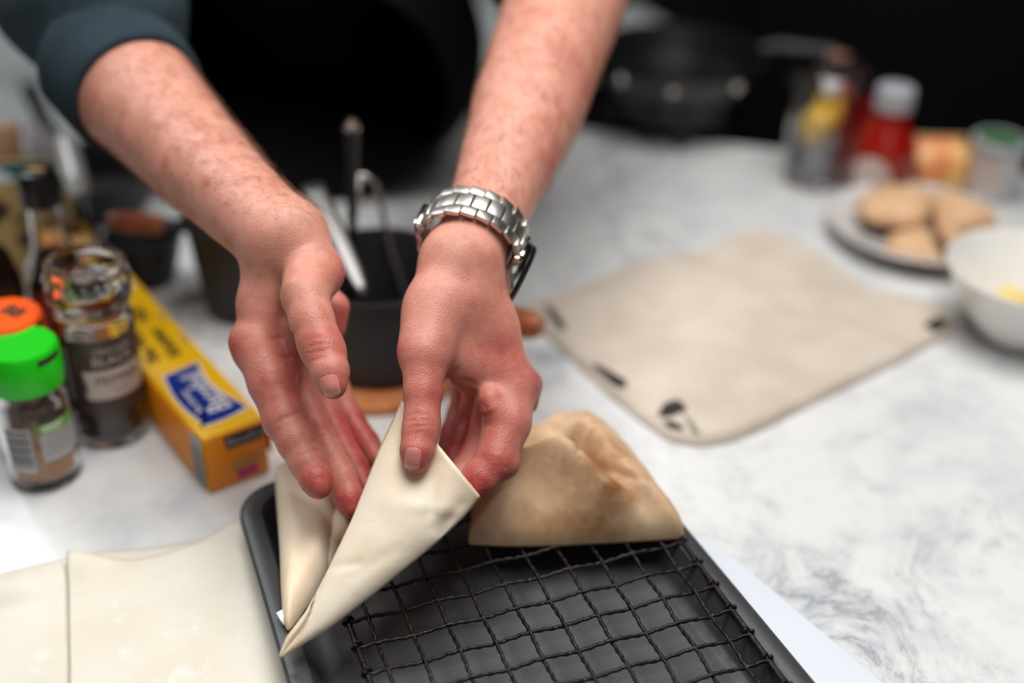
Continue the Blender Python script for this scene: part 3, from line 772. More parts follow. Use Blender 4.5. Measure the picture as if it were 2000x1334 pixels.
def cooling_rack():
    t = empty('cooling_rack', RO, 0, 'black woven wire cooling rack lying in the baking tray', 'rack')
    ro_a, ro_b = float(RO @ TA), float(RO @ TB)
    i0, i1, j0, j1 = -3.55, 6.66, -5.45, 12.4
    aL, aR = ro_a+i0*CELL, ro_a+i1*CELL; bN, bF = ro_b-j1*CELL, ro_b-j0*CELL
    r = .00100
    def wavy(L0, L1, phase, fn, step=.0011):
        n = int(abs(L1-L0)/step); out = []
        for k in range(n+1):
            s = L0+(L1-L0)*k/n
            out.append(fn(s, .00075*math.cos(PI*(s-phase)/CELL)+.00022*math.sin(2*PI*s/.0062), .00022*math.cos(2*PI*s/.0062)))
        return out
    # wires running away from the camera (one shared mesh) and across
    V, F = tube_vf(wavy(bN-ro_b, bF-ro_b, 0, lambda s, z, y: TB*s+TA*y+np.array([0, 0, z])), r, 7)
    for e in (bN-ro_b, bF-ro_b):
        tube_vf([TB*e+TA*(.0*k)+np.array([0, 0, .0022*math.sin(k*.9)])+TB*(.0022*math.cos(k*.9)-.0)*(1 if e > 0 else -1) for k in range(7)], r, 6, True, V, F)
    me_l = mesh('wire', V, F); me_l.materials.append(MAT['wire'])
    for i in range(-3, 7):
        o = link('wire', me_l, None, t); o.location = TA*(i*CELL)
    V, F = tube_vf(wavy(aL-ro_a-.002, aR-ro_a+.002, CELL, lambda s, z, y: TA*s+TB*y+np.array([0, 0, z])), r, 7)
    for e, s in ((aL-ro_a, -1), (aR-ro_a, 1)):
        tube_vf([TA*(e+.0023*math.sin(k*.8)*s)+TB*(.0003*k)+np.array([0, 0, .0023*math.cos(k*.8)]) for k in range(9)], r, 6, True, V, F)
    me_c = mesh('wire', V, F); me_c.materials.append(MAT['wire'])
    for j in range(-5, 13):
        o = link('wire', me_c, None, t); o.location = -TB*(j*CELL)
    fr = []
    cr = .006
    for cx, cy, s in ((aR-cr, bF-cr, 0), (aL+cr, bF-cr, 1), (aL+cr, bN+cr, 2), (aR-cr, bN+cr, 3)):
        for k in range(7):
            q = (s+k/6)*PI/2; fr.append(tp(cx+cr*math.cos(q), cy+cr*math.sin(q), .03))
    fr.append(fr[0])
    link('frame', tube('frame', fr, .0015, 8), MAT['wire'], t, True)
    for a, b in ((aL+.012, bN+.02), (aL+.012, bF-.03), (aR-.012, bN+.02), (aR-.012, bF-.03)):
        link('foot', tube('foot', [tp(a, b, .0295), tp(a, b, .020), tp(a+.001, b, .0130)], .0016, 7), MAT['wire'], t, True)
cooling_rack()

# ------------------------------------------------------------------ pastry
def at_depth(poly):                                    # [(px, py, depth)] -> world
    return np.array([D(a, b, d) for a, b, d in poly])
def sheet_obj(name, V, F, mat, parent, th=.0007):
    o = link(name, mesh(name, V, F), MAT[mat], parent, True)
    s = o.modifiers.new('thickness', 'SOLIDIFY'); s.thickness = th; s.offset = 0; return o
def held_cone():
    t = empty('pastry_cone', D(545, 1285, .5705), 0, 'folded raw pastry cone pinched between both hands over the rack', 'pastry')
    L = resample([(545, 1285, .5705), (600, 1192, .577), (640, 1115, .584), (690, 1010, .594), (740, 880, .604), (785, 783, .612)], 61, False)
    Rr = resample([(545, 1285, .5705), (640, 1229, .573), (740, 1152, .579), (850, 1062, .588), (906, 1010, .595), (938, 969, .599)], 61, False)
    L, Rr = smooth_loop(L, 3, False), smooth_loop(Rr, 3, False)
    nu = 48
    def surf(front):
        V = []
        for j in range(61):
            v = j/60
            for i in range(nu+1):
                u = i/nu; q = L[j]*(1-u)+Rr[j]*u
                prof = (1-abs(2*u-1)**2.6)**.8
                if front:
                    b = -(.0105*v**.8+.0010)*prof
                    x, y = q[0], q[1]
                    b += -.0012*prof*noise2(x, y, 3, 3, .018)*v
                    # soft creases: below the thumb, towards the right corner, across the middle
                    for (x0, y0, x1, y1, w_, h_) in ((850, 905, 842, 1000, 13, .0014), (900, 985, 850, 1030, 12, .0010), (690, 1125, 770, 1075, 14, .0005), (648, 1108, 700, 1100, 9, .0009), (800, 985, 880, 1000, 13, -.0008), (880, 1010, 862, 1040, 9, .0012)):
                        dx, dy = x1-x0, y1-y0; tt = min(1, max(0, ((x-x0)*dx+(y-y0)*dy)/(dx*dx+dy*dy)))
                        dd = math.hypot(x-x0-tt*dx, y-y0-tt*dy); b += h_*math.exp(-(dd/w_)**2)
                    # pressed in under the thumb
                    b += .0045*math.exp(-(((x-812)/45)**2+((y-895)/60)**2))
                    if u < .02 or u > .98: b *= .2
                else:
                    b = (.0130*v**.9+.0008)*prof
                V.append(D(q[0], q[1], q[2]+b))
        F = [(j*(nu+1)+i, (j+1)*(nu+1)+i, (j+1)*(nu+1)+i+1, j*(nu+1)+i+1) for j in range(60) for i in range(nu)]
        return V, (F if front else [f[::-1] for f in F])
    V, F = surf(True)
    # open the seam near the tip: the front layer stops short on its left side there
    F = [f for f in F if not ((f[0]//(nu+1)) < 15 and (f[0] % (nu+1)) < nu*(.80-.055*(f[0]//(nu+1))))]
    sheet_obj('front_layer', V, F, 'pastry', t)
    V, F = surf(False); sheet_obj('back_layer', V, F, 'pastry', t)
    def strip(a, b, name, n=14, puff=.0015):
        a = resample(a, n+1, False); b = resample(b, n+1, False); V = []
        for j in range(n+1):
            for i in range(7):
                u = i/6; q = a[j]*(1-u)+b[j]*u; V.append(D(q[0], q[1], q[2]-puff*math.sin(PI*u)*math.sin(PI*j/n)))
        F = [(j*7+i, (j+1)*7+i, (j+1)*7+i+1, j*7+i+1) for j in range(n) for i in range(6)]
        sheet_obj(name, V, F, 'pastry', t)
    strip([(606, 1184, .5755), (585, 1212, .574), (560, 1245, .572), (544, 1284, .5700)], [(606, 1190, .5755), (592, 1222, .574), (568, 1252, .572), (546, 1285, .5700)], 'fold')
    strip([(598, 1204, .5765), (590, 1226, .5755), (570, 1254, .573), (546, 1284, .5705)], [(618, 1206, .5745), (596, 1240, .5735), (575, 1260, .572), (548, 1286, .5700)], 'fold', 14, .001)
held_cone()
def pillow(name, outline, H, fine, mat, parent=None, rings=26, n=120, power=.62, zb=0.0, world=True, bot=.0, center=None):
    """a plump closed shape: outline (world xy + z), rises to H inside, 'fine(x, y, s)' adds folds"""
    o = smooth_loop(resample(outline, n), 1)
    if np.sum(o[:, 0]*np.roll(o[:, 1], -1)-np.roll(o[:, 0], -1)*o[:, 1]) < 0: o = o[::-1]
    c = o.mean(0) if center is None else np.asarray(center)
    V, F = [], []
    for j in range(rings+1):
        s = 1-(1-j/rings)**1.0
        for k in range(n):
            q = c+(o[k]-c)*s if j else c
            z = q[2]+H*max(0, 1-s**2.6)**power
            V.append((q[0], q[1], z+(fine(q[0], q[1], s)*(1-s**6) if fine else 0)))
    for j in range(rings):
        for k in range(n): k2 = (k+1) % n; F.append((j*n+k, (j+1)*n+k, (j+1)*n+k2, j*n+k2))
    m = len(V)
    for k in range(n): V.append((o[k][0], o[k][1], o[k][2]-.0012))
    for k in range(n): k2 = (k+1) % n; F.append((rings*n+k, m+k, m+k2, rings*n+k2))
    for k in range(n):
        q = c+(o[k]-c)*.9; V.append((q[0], q[1], q[2]-.0012-bot))
    for k in range(n): k2 = (k+1) % n; F.append((m+k, m+n+k, m+n+k2, m+k2))
    F.append(tuple(m+n+k for k in range(n)))
    return link(name, mesh(name, V, F), MAT[mat], parent, parent is not None)
def seg_fold(segs):
    """valleys and ridges along world segments: [(p0, p1, width, height)]"""
    def fn(x, y, s):
        z = 0
        for p0, p1, w_, h in segs:
            dx, dy = p1[0]-p0[0], p1[1]-p0[1]; tt = min(1, max(0, ((x-p0[0])*dx+(y-p0[1])*dy)/(dx*dx+dy*dy)))
            z += h*math.exp(-((x-p0[0]-tt*dx)**2+(y-p0[1]-tt*dy)**2)/w_**2)
        return z
    return fn
ZR = .0325
def wrap_on_rack():
    t = empty('pastry_parcel', P(600, 1060, ZR), 0, 'pale folded pastry parcel lying on the left side of the rack beside the held cone', 'pastry')
    out = [P(a, b, ZR) for a, b in ((562, 1233), (552, 1212), (548, 1150), (546, 1080), (541, 1000), (536, 928), (546, 910), (575, 904), (612, 905), (645, 940), (662, 990), (657, 1050), (641, 1110), (612, 1165), (582, 1210))]
    f0 = seg_fold([(P(640, 1090, ZR), P(575, 1212, ZR), .006, .0025), (P(565, 1130, ZR), P(560, 1170, ZR), .010, .0015)])
    pillow('outer_layer', out, .013, lambda x, y, s: f0(x, y, s)+.0008*float(noise2(x, y, 7, 2, 160)), 'pastry', t, power=.55)
    inn = [P(a, b, ZR) for a, b in ((640, 1000), (664, 985), (684, 1000), (683, 1040), (664, 1080), (640, 1110), (630, 1060))]
    pillow('inner_layer', inn, .006, None, 'pastry', t, 8, 48)
    V = [D(*q) for q in ((539, 1197, .5975), (553, 1190, .599), (555, 1222, .592), (547, 1211, .594))]
    sheet_obj('flap', V, [(0, 3, 2, 1)], 'white', t, .0005)
wrap_on_rack()
def filled_samosa():
    t = empty('filled_samosa', P(1120, 1000, ZR), 0, 'plump brown-tinged triangular filled pastry parcel on the far right of the rack', 'pastry')
    pz = lambda a, b, z=ZR: P(a, b, z)
    out = [pz(914, 1061), pz(1000, 1065), pz(1080, 1064), pz(1160, 1060), pz(1250, 1055), pz(1330, 1050), pz(1339, 1044), pz(1325, 1022), pz(1290, 978), pz(1250, 925), pz(1215, 880), pz(1180, 848), pz(1150, 832), pz(1080, 838), pz(1010, 870), pz(950, 930), pz(925, 985), pz(914, 1040)]
    f0 = seg_fold([(P(1010, 900, .055), P(1090, 930, .055), .012, .010), (P(1090, 930, .055), P(1200, 990, .050), .010, .008), (P(1200, 990, .05), P(1310, 1035, .04), .008, .005),
                   (P(1040, 870, .06), P(1110, 900, .05), .009, -.016), (P(1110, 900, .05), P(1160, 930, .05), .007, -.009),
                   (P(1150, 850, .055), P(1240, 960, .05), .010, .006), (P(1180, 940, .05), P(1270, 1010, .045), .007, -.006),
                   (P(1120, 1000, .05), P(1150, 950, .055), .006, .0025), (P(1000, 980, .05), P(1020, 1030, .045), .008, -.002)])
    pillow('crust', out, .030, lambda x, y, s: f0(x, y, s)+.0016*float(noise2(x, y, 11, 3, 110))-.0030*max(0, 1-abs(float(noise2(x, y, 17, 2, 60)))*7)*(1-s**2), 'samosa', t, 40, 160, .55, center=P(1110, 955, ZR))
filled_samosa()
def raw_sheets():
    def sheet(poly, near, z0, seed, name, label, lift):
        # grid between the far edge and a line below the frame
        far = resample(np.array([P(a, b, z0) for a, b in poly]), 61, False); V = []; nr = [P(a, b, z0) for a, b in near]
        for j in range(41):
            for i in range(61):
                v = j/40; q = far[i]*(1-v)+(nr[0]*(1-i/60)+nr[1]*i/60)*v
                z = z0+lift(q[0], q[1], v, i/60)+.0019*(1+float(noise2(q[0], q[1], seed, 2, 30)))
                V.append((q[0], q[1], z))
        F = [(j*61+i, (j+1)*61+i, (j+1)*61+i+1, j*61+i+1) for j in range(40) for i in range(60)]
        o = link(name, mesh(name, V, F), MAT['sheet']); s = o.modifiers.new('thickness', 'SOLIDIFY'); s.thickness = .0006; s.offset = 1
        tag(o, label, 'pastry sheet', 'raw pastry sheets')
    g = lambda x, y, p, w_, h: h*math.exp(-((x-p[0])**2+(y-p[1])**2)/w_**2)
    p1 = P(60, 1180, 0); p2 = P(110, 1300, 0)
    sheet([(-120, 1178), (0, 1132), (90, 1108), (200, 1080), (330, 1070), (420, 1052)], ((-200, 1480), (420, 1480)), .0008, 3, 'pastry_sheet', 'lower raw pastry sheet showing at the far left of the worktop edge',
          lambda x, y, v, u: .004*math.sin(PI*min(1, v*4))*(u < .9)+g(x, y, p1, .02, .004)+g(x, y, p2, .02, .003))
    p3 = P(165, 1120, 0)
    sheet([(135, 1096), (170, 1102), (215, 1102), (270, 1098), (330, 1084), (400, 1058), (462, 1018), (520, 1005)], ((140, 1480), (700, 1480)), .0062, 5, 'pastry_sheet', 'upper raw pastry sheet with a curled corner, tucked against the tray',
          lambda x, y, v, u: g(x, y, p3, .016, .0075)+.002*math.sin(PI*u)*math.sin(PI*min(1, v*3)))
raw_sheets()

# ------------------------------------------------------------------ jars, bottles and packets on the left
def group_lettering(parent, s, size, r, a0, z0, mat, off=.0003, name='lettering'):
    me = bend(text_mesh(s, size), r, a0, z0, off); me.materials.append(MAT[mat]); return link(name, me, None, parent)
def facing(p): return math.atan2(-p[1], -p[0])          # direction from a thing back to the camera
def spice_jar():
    base = P(92, 924, 0); r = .0205; a = facing(base)
    t = empty('spice_jar', base, 0, 'glass spice jar with a bright green lid, nearest the front on the left', 'jar')
    link('glass_body', lathe('glass_body', [(.0, .0), (r-.003, .0), (r, .003), (r, .058), (r-.001, .062), (r-.0035, .066), (r-.0035, .070), (r-.0055, .070), (r-.0055, .064), (r-.0028, .058), (r-.0028, .006), (r-.005, .0045), (.006, .0075), (.0, .008)], 56, False), MAT['glass'], t)
    link('spice', lathe('spice', [(.0, .0085), (.006, .0082), (r-.0056, .0055), (r-.0034, .0075), (r-.0034, .030), (r-.006, .031), (0, .0315)], 40, False), MAT['spice'], t)
    lid = link('lid', lathe('lid', [(r-.004, .066), (r+.0003, .066), (r+.0007, .069), (r+.0001, .0885), (r-.0016, .0905), (0, .0905)], 56, False), MAT['greenlid'], t)
    link('flap_slot', wrap_patch('flap_slot', r+.0002, a+.35, a+1.15, .0845, .0882, 18, .0003), MAT['ink'], lid)
    # wrap-round label: bar code panel, dark band, green band, small print
    link('label', wrap_patch('label', r, a+.02, a+1.25, .0225, .0405, 24, .00015), MAT['pale'], t, False)['label'] = 'pale label with small print'
    link('label_band', wrap_patch('label_band', r, a+.02, a+.85, .0475, .0535, 20, .00015), MAT['ink'], t)
    link('label_band', wrap_patch('label_band', r, a+.02, a+1.25, .0405, .0475, 24, .00015), MAT['label_green'], t)['label'] = 'green label band'
    for k in range(2): link('print_line', wrap_patch('print_line', r, a+.10, a+.75-.1*k, .0450-.0022*k, .0460-.0022*k, 12, .0003), MAT['white'], t)
    for k in range(7): link('print_line', wrap_patch('print_line', r, a+.07, a+1.15-.06*(k % 3), .0387-.0022*k, .0396-.0022*k, 14, .0003), MAT['grey'], t)
    link('bar_code', wrap_patch('bar_code', r, a-1.0, a-.22, .016, .046, 16, .00015), MAT['pale'], t)
    for k in range(12): link('bar', wrap_patch('bar', r, a-.92, a-.26, .043-.0021*k, .043-.0021*k+.0008+.0005*(k % 3 == 0), 8, .0003), MAT['ink'], t)
spice_jar()
def orange_jar():
    base = P(8, 612, .093); base[2] = 0; r = .0205; a = facing(base)
    t = empty('spice_jar', base, 0, 'spice jar with an orange lid, half hidden behind the green lidded one', 'jar')
    link('glass_body', lathe('glass_body', [(.0, .0), (r-.003, .0), (r, .003), (r, .062), (r-.0035, .068), (r-.0035, .071), (r-.0055, .071), (r-.0028, .060), (r-.0028, .006), (.0, .006)], 48, False), MAT['glass'], t)
    link('spice', lathe('spice', [(.0, .0065), (r-.0034, .0075), (r-.0034, .056), (0, .057)], 40, False), MAT['redspice'], t)
    lid = link('lid', lathe('lid', [(r-.004, .067), (r+.0007, .067), (r+.0007, .071), (r+.0001, .0905), (r-.0016, .0925), (0, .0925)], 56, False), MAT['orangelid'], t)
    link('flap_slot', wrap_patch('flap_slot', r+.0002, a+.2, a+1.2, .0865, .0905, 18, .0003), MAT['ink'], lid)
    me = text_mesh('BB', .013, .0001, bold=.0005); me.materials.append(MAT['ink']); o = link('lettering', me, None, lid); o.location = (.004, .003, .0927); o.rotation_euler = (0, 0, -.5)
orange_jar()
def pepper_grinder():
    base = P(221, 838, 0); r = .0228; a = facing(base)
    t = empty('pepper_grinder', base, 0, 'clear pepper grinder with a dark label, left of the yellow foil box', 'grinder')
    link('glass_body', lathe('glass_body', [(.0, .0), (r-.003, .0), (r, .003), (r, .082), (r-.002, .087), (r-.004, .091), (r-.004, .095), (r-.0062, .095), (r-.003, .081), (r-.003, .006), (.0, .006)], 60, False), MAT['glass'], t)
    link('peppercorns', lathe('peppercorns', [(.0, .0065), (r-.0036, .0075), (r-.0036, .050), (r-.006, .052), (0, .053)], 40, False), MAT['pepper'], t)
    V, F = [], []
    for k in range(150):                                   # the corns that show against the glass
        an = RNG.uniform(0, 2*PI); z = RNG.uniform(.008, .05)
        tube_vf([np.array([(r-.0045)*math.cos(an), (r-.0045)*math.sin(an), z+d]) for d in (-.0013, 0, .0013)], [.0004, .0013, .0004], 6, True, V, F)
    tag(link('loose_corns', mesh('loose_corns', V, F), MAT['pepper'], t), kind='stuff')
    cap = link('grinder_cap', lathe('grinder_cap', [(r-.0055, .086), (r-.0015, .086), (r-.001, .088), (r-.001, .0915), (r+.0002, .093), (r+.0012, .096), (r+.0016, .100), (r+.0016, .104), (r+.0009, .1052), (r+.0016, .1064), (r+.0016, .1115), (r+.0002, .117), (r-.0025, .1195), (r-.004, .1195), (r-.004, .116), (r-.0055, .109), (r-.0065, .100), (0, .100)], 64, False), MAT['plastic_clear'], t)
    link('grinding_head', lathe('grinding_head', [(0, .1005), (.013, .1005), (.0145, .103), (.012, .108), (.006, .110), (0, .110)], 24, False), MAT['plastic_clear'], cap)
    for k in range(14):
        an = 2*PI*k/14; o = link('rib', box('rib', .0016, .0022, .008, .0004), MAT['plastic_clear'], cap); o.location = ((r-.0075)*math.cos(an), (r-.0075)*math.sin(an), .1045); o.rotation_euler = (0, 0, an)
    link('label', wrap_patch('label', r, a-1.55, a+1.7, .026, .0775, 48, .00015), MAT['label_dark'], t)
    # cream flag with the name
    V, F = [], []; n = 26; a0, a1 = a-.52, a+1.22
    for i in range(n+1):
        s = i/n; an = a0+(a1-a0)*s; e = .0024*max(0, 1-s*9)
        for z in (.0375+(.004 if s < .02 else 0)-e*0, .0475, .0572):
            V.append(((r+.0004)*math.cos(an+(.10 if (z == .0475 and i == 0) else 0)), (r+.0004)*math.sin(an+(.10 if (z == .0475 and i == 0) else 0)), z))
    for i in range(n):
        for j in range(2): F.append((i*3+j, i*3+3+j, i*3+4+j, i*3+1+j))
    link('label_flag', mesh('label_flag', V, F), MAT['label_pale'], t)
    group_lettering(t, 'PEPPER', .0088, r, a+.37, .0500, 'ink', .0006)
    group_lettering(t, 'BLACK', .0082, r, a+.32, .0632, 'label_pale', .0004)
    group_lettering(t, 'CRACKED', .0052, r, a+.34, .0700, 'label_pale', .0004)
    link('print_line', wrap_patch('print_line', r, a+.18, a+.62, .0424, .0437, 10, .0006), MAT['grey'], t)
    for k in range(6): link('side_print', wrap_patch('side_print', r, a-1.0, a-.88, .036+.0062*k, .0405+.0062*k, 4, .0004), MAT['pale'], t)
pepper_grinder()
def sauce_bottle():
    base = np.array([-.3045, .728, 0]); dp = depth_of(base+np.array([0, 0, .12])); k = mm(1, dp)
    t = empty('sauce_bottle', base, 0, 'clear necked bottle of dark sauce with a black cap behind the pepper grinder', 'bottle')
    rn, rb = 34*k, .0195
    link('glass_body', lathe('glass_body', [(0, 0), (rb-.003, 0), (rb, .003), (rb, .058), (rb-.001, .065), (rn+.003, .072), (rn+.001, .078), (rn-.001, .112), (rn-.003, .112), (rn-.001, .078), (rn, .072), (rb-.004, .064), (rb-.003, .056), (rb-.003, .004), (0, .004)], 48, False), MAT['glass'], t)
    link('sauce', lathe('sauce', [(0, .0045), (rb-.0036, .005), (rb-.0036, .055), (rb-.0066, .063), (rn-.001, .070), (0, .0702)], 40, False), MAT['soy'], t)
    link('cap', lathe('cap', [(rn-.003, .106), (rn+.0015, .106), (rn+.002, .108), (rn+.0016, .124), (rn+.0, .1285), (rn-.002, .1295), (0, .1295)], 40, False), MAT['black'], t)
    link('label', wrap_patch('label', rb, -PI*.98, PI*.98, .012, .050, 60, .0002), MAT['redspice'], t)['label'] = 'dark red paper label'
    link('cap_mark', mesh('cap_mark', [(-.007, -.002, .1298), (.005, -.004, .1298), (.007, .0, .1298), (-.003, .004, .1298)], [(0, 1, 2, 3)]), MAT['gold'], t)
sauce_bottle()
def dark_bottle():
    base = np.array([-.347, .700, 0])
    t = empty('oil_bottle', base, 0, 'dark bottle cut by the left edge of the picture behind the orange lid', 'bottle')
    link('glass_body', lathe('glass_body', [(0, 0), (.026, 0), (.029, .003), (.029, .064), (.024, .080), (.014, .092), (.012, .100), (.012, .135), (0, .135)], 40, False), MAT['soy'], t)
    link('cap', lathe('cap', [(0, .133), (.0140, .133), (.0140, .150), (0, .152)], 30, False), MAT['black'], t)
    link('label', wrap_patch('label', .029, -PI*.8, PI*.3, .012, .05, 40, .0002), MAT['darkgreen'], t)
dark_bottle()
def packet(name, pts, th, mat, label, cat, bev=.002):
    """card packet: four front corners in world order (bottom-left, bottom-right, top-right, top-left) and a thickness away from the camera"""
    q = [np.asarray(p) for p in pts]; n = np.cross(q[1]-q[0], q[3]-q[0]); n /= np.linalg.norm(n)
    if n @ FWD < 0: n = -n
    t = empty(name, q[0], 0, label, cat)
    bm = bmesh.new(); v = [bm.verts.new(p) for p in q]+[bm.verts.new(p+n*th) for p in q]
    for f in ((0, 1, 2, 3), (7, 6, 5, 4), (0, 4, 5, 1), (1, 5, 6, 2), (2, 6, 7, 3), (3, 7, 4, 0)): bm.faces.new([v[i] for i in f])
    bmesh.ops.recalc_face_normals(bm, faces=bm.faces)
    bmesh.ops.bevel(bm, geom=bm.edges[:], offset=bev, segments=2, profile=.5, affect='EDGES')
    link('carton', autosmooth(from_bm('carton', bm)), MAT[mat], t, True)
    return t, q, n
def on_face(t, q, n, uv, mat, name, off=.0004):
    V = [q[0]*(1-u)*(1-v)+q[1]*u*(1-v)+q[2]*u*v+q[3]*(1-u)*v-n*off for u, v in uv]
    link(name, mesh(name, V, [tuple(range(len(V)))], False), MAT[mat], t, True)
def left_packets():
    # patterned beige packet leaning behind the bottles
    b0 = P(-40, 640, 0); up = np.array([.010, .030, .088]); rt = np.array([.068, .010, 0])
    b0 = np.array([-.402, .795, 0.0])
    t, q, n = packet('patterned_packet', [b0, b0+rt, b0+rt+up, b0+up], .03, 'gold', 'beige packet printed with dark diamonds and a green stripe, leaning behind the bottles', 'packet')
    for u, v in ((.28, .62), (.66, .40), (.28, .20)): on_face(t, q, n, [(u-.17, v), (u, v-.12), (u+.17, v), (u, v+.12)], 'ink', 'diamond_print')
    on_face(t, q, n, [(.44, .52), (.52, .50), (.98, .80), (.98, .88)], 'darkgreen', 'stripe_print')
    on_face(t, q, n, [(.0, .84), (1, .84), (1, 1.0), (0, 1.0)], 'teal', 'band_print')
    on_face(t, q, n, [(.02, .80), (.5, .86), (.2, .99), (.02, .99)], 'white', 'swirl_print', .0008); on_face(t, q, n, [(.80, .86), (.97, .88), (.97, .98), (.86, .96)], 'white', 'swirl_print', .0008)
    b1 = np.array([-.462, .868, 0.0]); up = np.array([0, .012, .064]); rt = np.array([.078, -.004, 0])
    t, q, n = packet('red_packet', [b1, b1+rt, b1+rt+up, b1+up], .03, 'red', 'dark red packet at the left edge behind the teal banded one', 'packet')
    b2 = np.array([-.470, .950, 0.0]); up = np.array([.0, .010, .060]); rt = np.array([.056, 0, 0])
    t, q, n = packet('cream_packet', [b2, b2+rt, b2+rt+up, b2+up], .02, 'bread', 'cream topped packet at the left edge behind the red one', 'packet')
    b3 = np.array([-.408, .955, 0.0])
    t, q, n = packet('white_packet', [b3, b3+np.array([.026, 0, 0]), b3+np.array([.024, .004, .046]), b3+np.array([.006, .006, .066])], .010, 'white', 'white packet with a pointed top behind the black bottle cap', 'packet')
left_packets()
def foil_box():
    h = .0385
    nl, nr, fr = P(404, 871, h), P(516, 816, h), P(160, 432, h)
    L = np.linalg.norm((fr-nr)[:2]); ax = (fr-nr)/L; wd = np.array([ax[1], -ax[0], 0]); W = abs((nr-nl) @ wd)
    # local frame: x across (towards image right), y along (away), z up
    if wd[0] < 0: wd = -wd
    c = nr-wd*W; c = np.array([c[0], c[1], 0])
    t = empty('foil_box', c, math.atan2(wd[1], wd[0]), 'long yellow kitchen foil box with a blue logo lying beside the pepper grinder', 'box')
    link('carton', box('carton', W, L, h, .0012, (W/2, L/2, h/2)), MAT['yellow'], t)
    e = link('end_flap', prism('end_flap', [(.001, 0), (W-.001, 0), (W+.0018, -.010), (W+.0018, -.012), (.001, -.0006)], .001, h-.002, .0004), MAT['orange'], t)
    e.data = box('end_flap', W-.001, .0012, h-.002, .0004, (W/2, -.0008, h/2)); e.data.materials.append(MAT['orange'])
    link('side_flap', box('side_flap', .0012, L-.02, h-.003, .0004, (-.0004, L/2, h/2)), MAT['orange'], t)
    tuck = box('tuck_flap', .0010, .010, h*.5, .0003, (W+.0016, .002, h*.62)); o = link('tuck_flap', tuck, MAT['orange'], t)
    # blue logo with a wavy edge and white lettering reading towards the far end
    z = h+.0003
    def lens(g, k=1.0):
        a = [(W*.13-g, .012-g), (W*.50, .0075-g), (W*.90+g, .0155-g)]; p = []
        p += [tuple(np.array(a[0])*(1-s)+np.array(a[2])*s+np.array([0, -.0018*math.sin(PI*s)])) for s in np.linspace(0, 1, 9)]
        b = [(W*.90+g-.0040*math.sin(PI*s)*1.2, .0155+.060*s) for s in np.linspace(0, 1, 12)][1:]
        b = [(x-.0045*math.sin(PI*.5*s0), y+(g if s0 > .9 else 0)) for (x, y), s0 in zip(b, np.linspace(0, 1, 11))]
        p += b
        d = [(W*.20-g+.0*s, .072-.060*s+(g if s < .1 else 0)) for s in np.linspace(0, 1, 12)]
        d = [(x-.0036*math.sin(PI*s), y) for (x, y), s in zip(d, np.linspace(0, 1, 12))]
        return p+d
    for g, mat, zz, nm in ((.0012, 'white', z, 'logo_border'), (0, 'blue', z+.0002, 'logo_panel')):
        q = lens(g); cx = np.mean(q, 0); V = [(cx[0], cx[1], zz)]+[(x, y, zz) for x, y in q]; n = len(q)
        link(nm, mesh(nm, V, [(0, 1+i, 1+(i+1) % n) for i in range(n)], False), MAT[mat], t)
    def flat(s, size, x, y, mat, bold=.0, rz=PI/2, zz=z+.0005, align='CENTER', sx=1.0):
        me = text_mesh(s, size, 0, align, bold); me.materials.append(MAT[mat]); o = link('lettering', me, None, t); o.location = (x, y, zz); o.rotation_euler = (0, 0, rz); o.scale = (sx, 1, 1); return o
    flat('Bacofoil', .0200, W*.57, .0430, 'white', .00022, sx=.72)
    flat('The Original', .0052, W*.27, .037, 'white', .0001)
    flat('The', .0118, W*.26, .098, 'ink', .0002); flat('Non-Stick', .0118, W*.26, .136, 'ink', .0002)
    flat('Kitchen', .0118, W*.60, .108, 'ink', .0002); flat('Foil', .0118, W*.60, .150, 'ink', .0002)
    for y, l in ((.100, .012), (.135, .010)): link('print_mark', mesh('print_mark', [(W*.86, y, z), (W*.92, y, z), (W*.92, y+l, z), (W*.86, y+l, z)], [(0, 1, 2, 3)], False), MAT['gold'], t)
    # far end: a pale picture with orange edges
    for y0, y1, m_ in ((L-.105, L-.070, 'white'), (L-.070, L-.012, 'bag'), (L-.012, L-.001, 'wood')):
        link('picture_print', mesh('picture_print', [(.002, y0, z), (W-.004, y0-.012, z), (W-.004, y1, z), (.002, y1, z)], [(0, 1, 2, 3)], False), MAT[m_], t)
    # near end: dark label, lines, pink patch
    def endq(x0, x1, z0, z1, mat, nm, sl=0): link(nm, mesh(nm, [(x0+sl, -.0018, z0), (x1-sl, -.0018, z0), (x1, -.0018, z1), (x0, -.0018, z1)], [(0, 1, 2, 3)], False), MAT[mat], t)
    endq(W*.30, W*.985, h*.70, h*.945, 'navy', 'end_label', .0018)
    me = text_mesh('Bacofoil', .0072); me.materials.append(MAT['pale']); o = link('lettering', me, None, t); o.location = (W*.645, -.0021, h*.825); o.rotation_euler = (PI/2, 0, 0)
    for k, (x0, x1) in enumerate(((.42, .84), (.36, .88))): endq(W*x0, W*x1, h*(.40-.10*k), h*(.45-.10*k), 'gold', 'print_line')
    endq(W*.46, W*.80, h*.10, h*.26, 'pink', 'price_patch')
    # side bar code near the front corner
    link('bar_code', mesh('bar_code', [(-.0014, .0, .002), (-.0014, .016, .002), (-.0014, .016, h-.001), (-.0014, .0, h-.001)], [(0, 3, 2, 1)], False), MAT['pale'], t)
    for k in range(14):
        y = .0015+k*.00098; link('bar', mesh('bar', [(-.0016, y, .004), (-.0016, y+.0004+.0002*(k % 3), .004), (-.0016, y+.0004+.0002*(k % 3), h-.008), (-.0016, y, h-.008)], [(0, 3, 2, 1)], False), MAT['grey'], t)
foil_box()

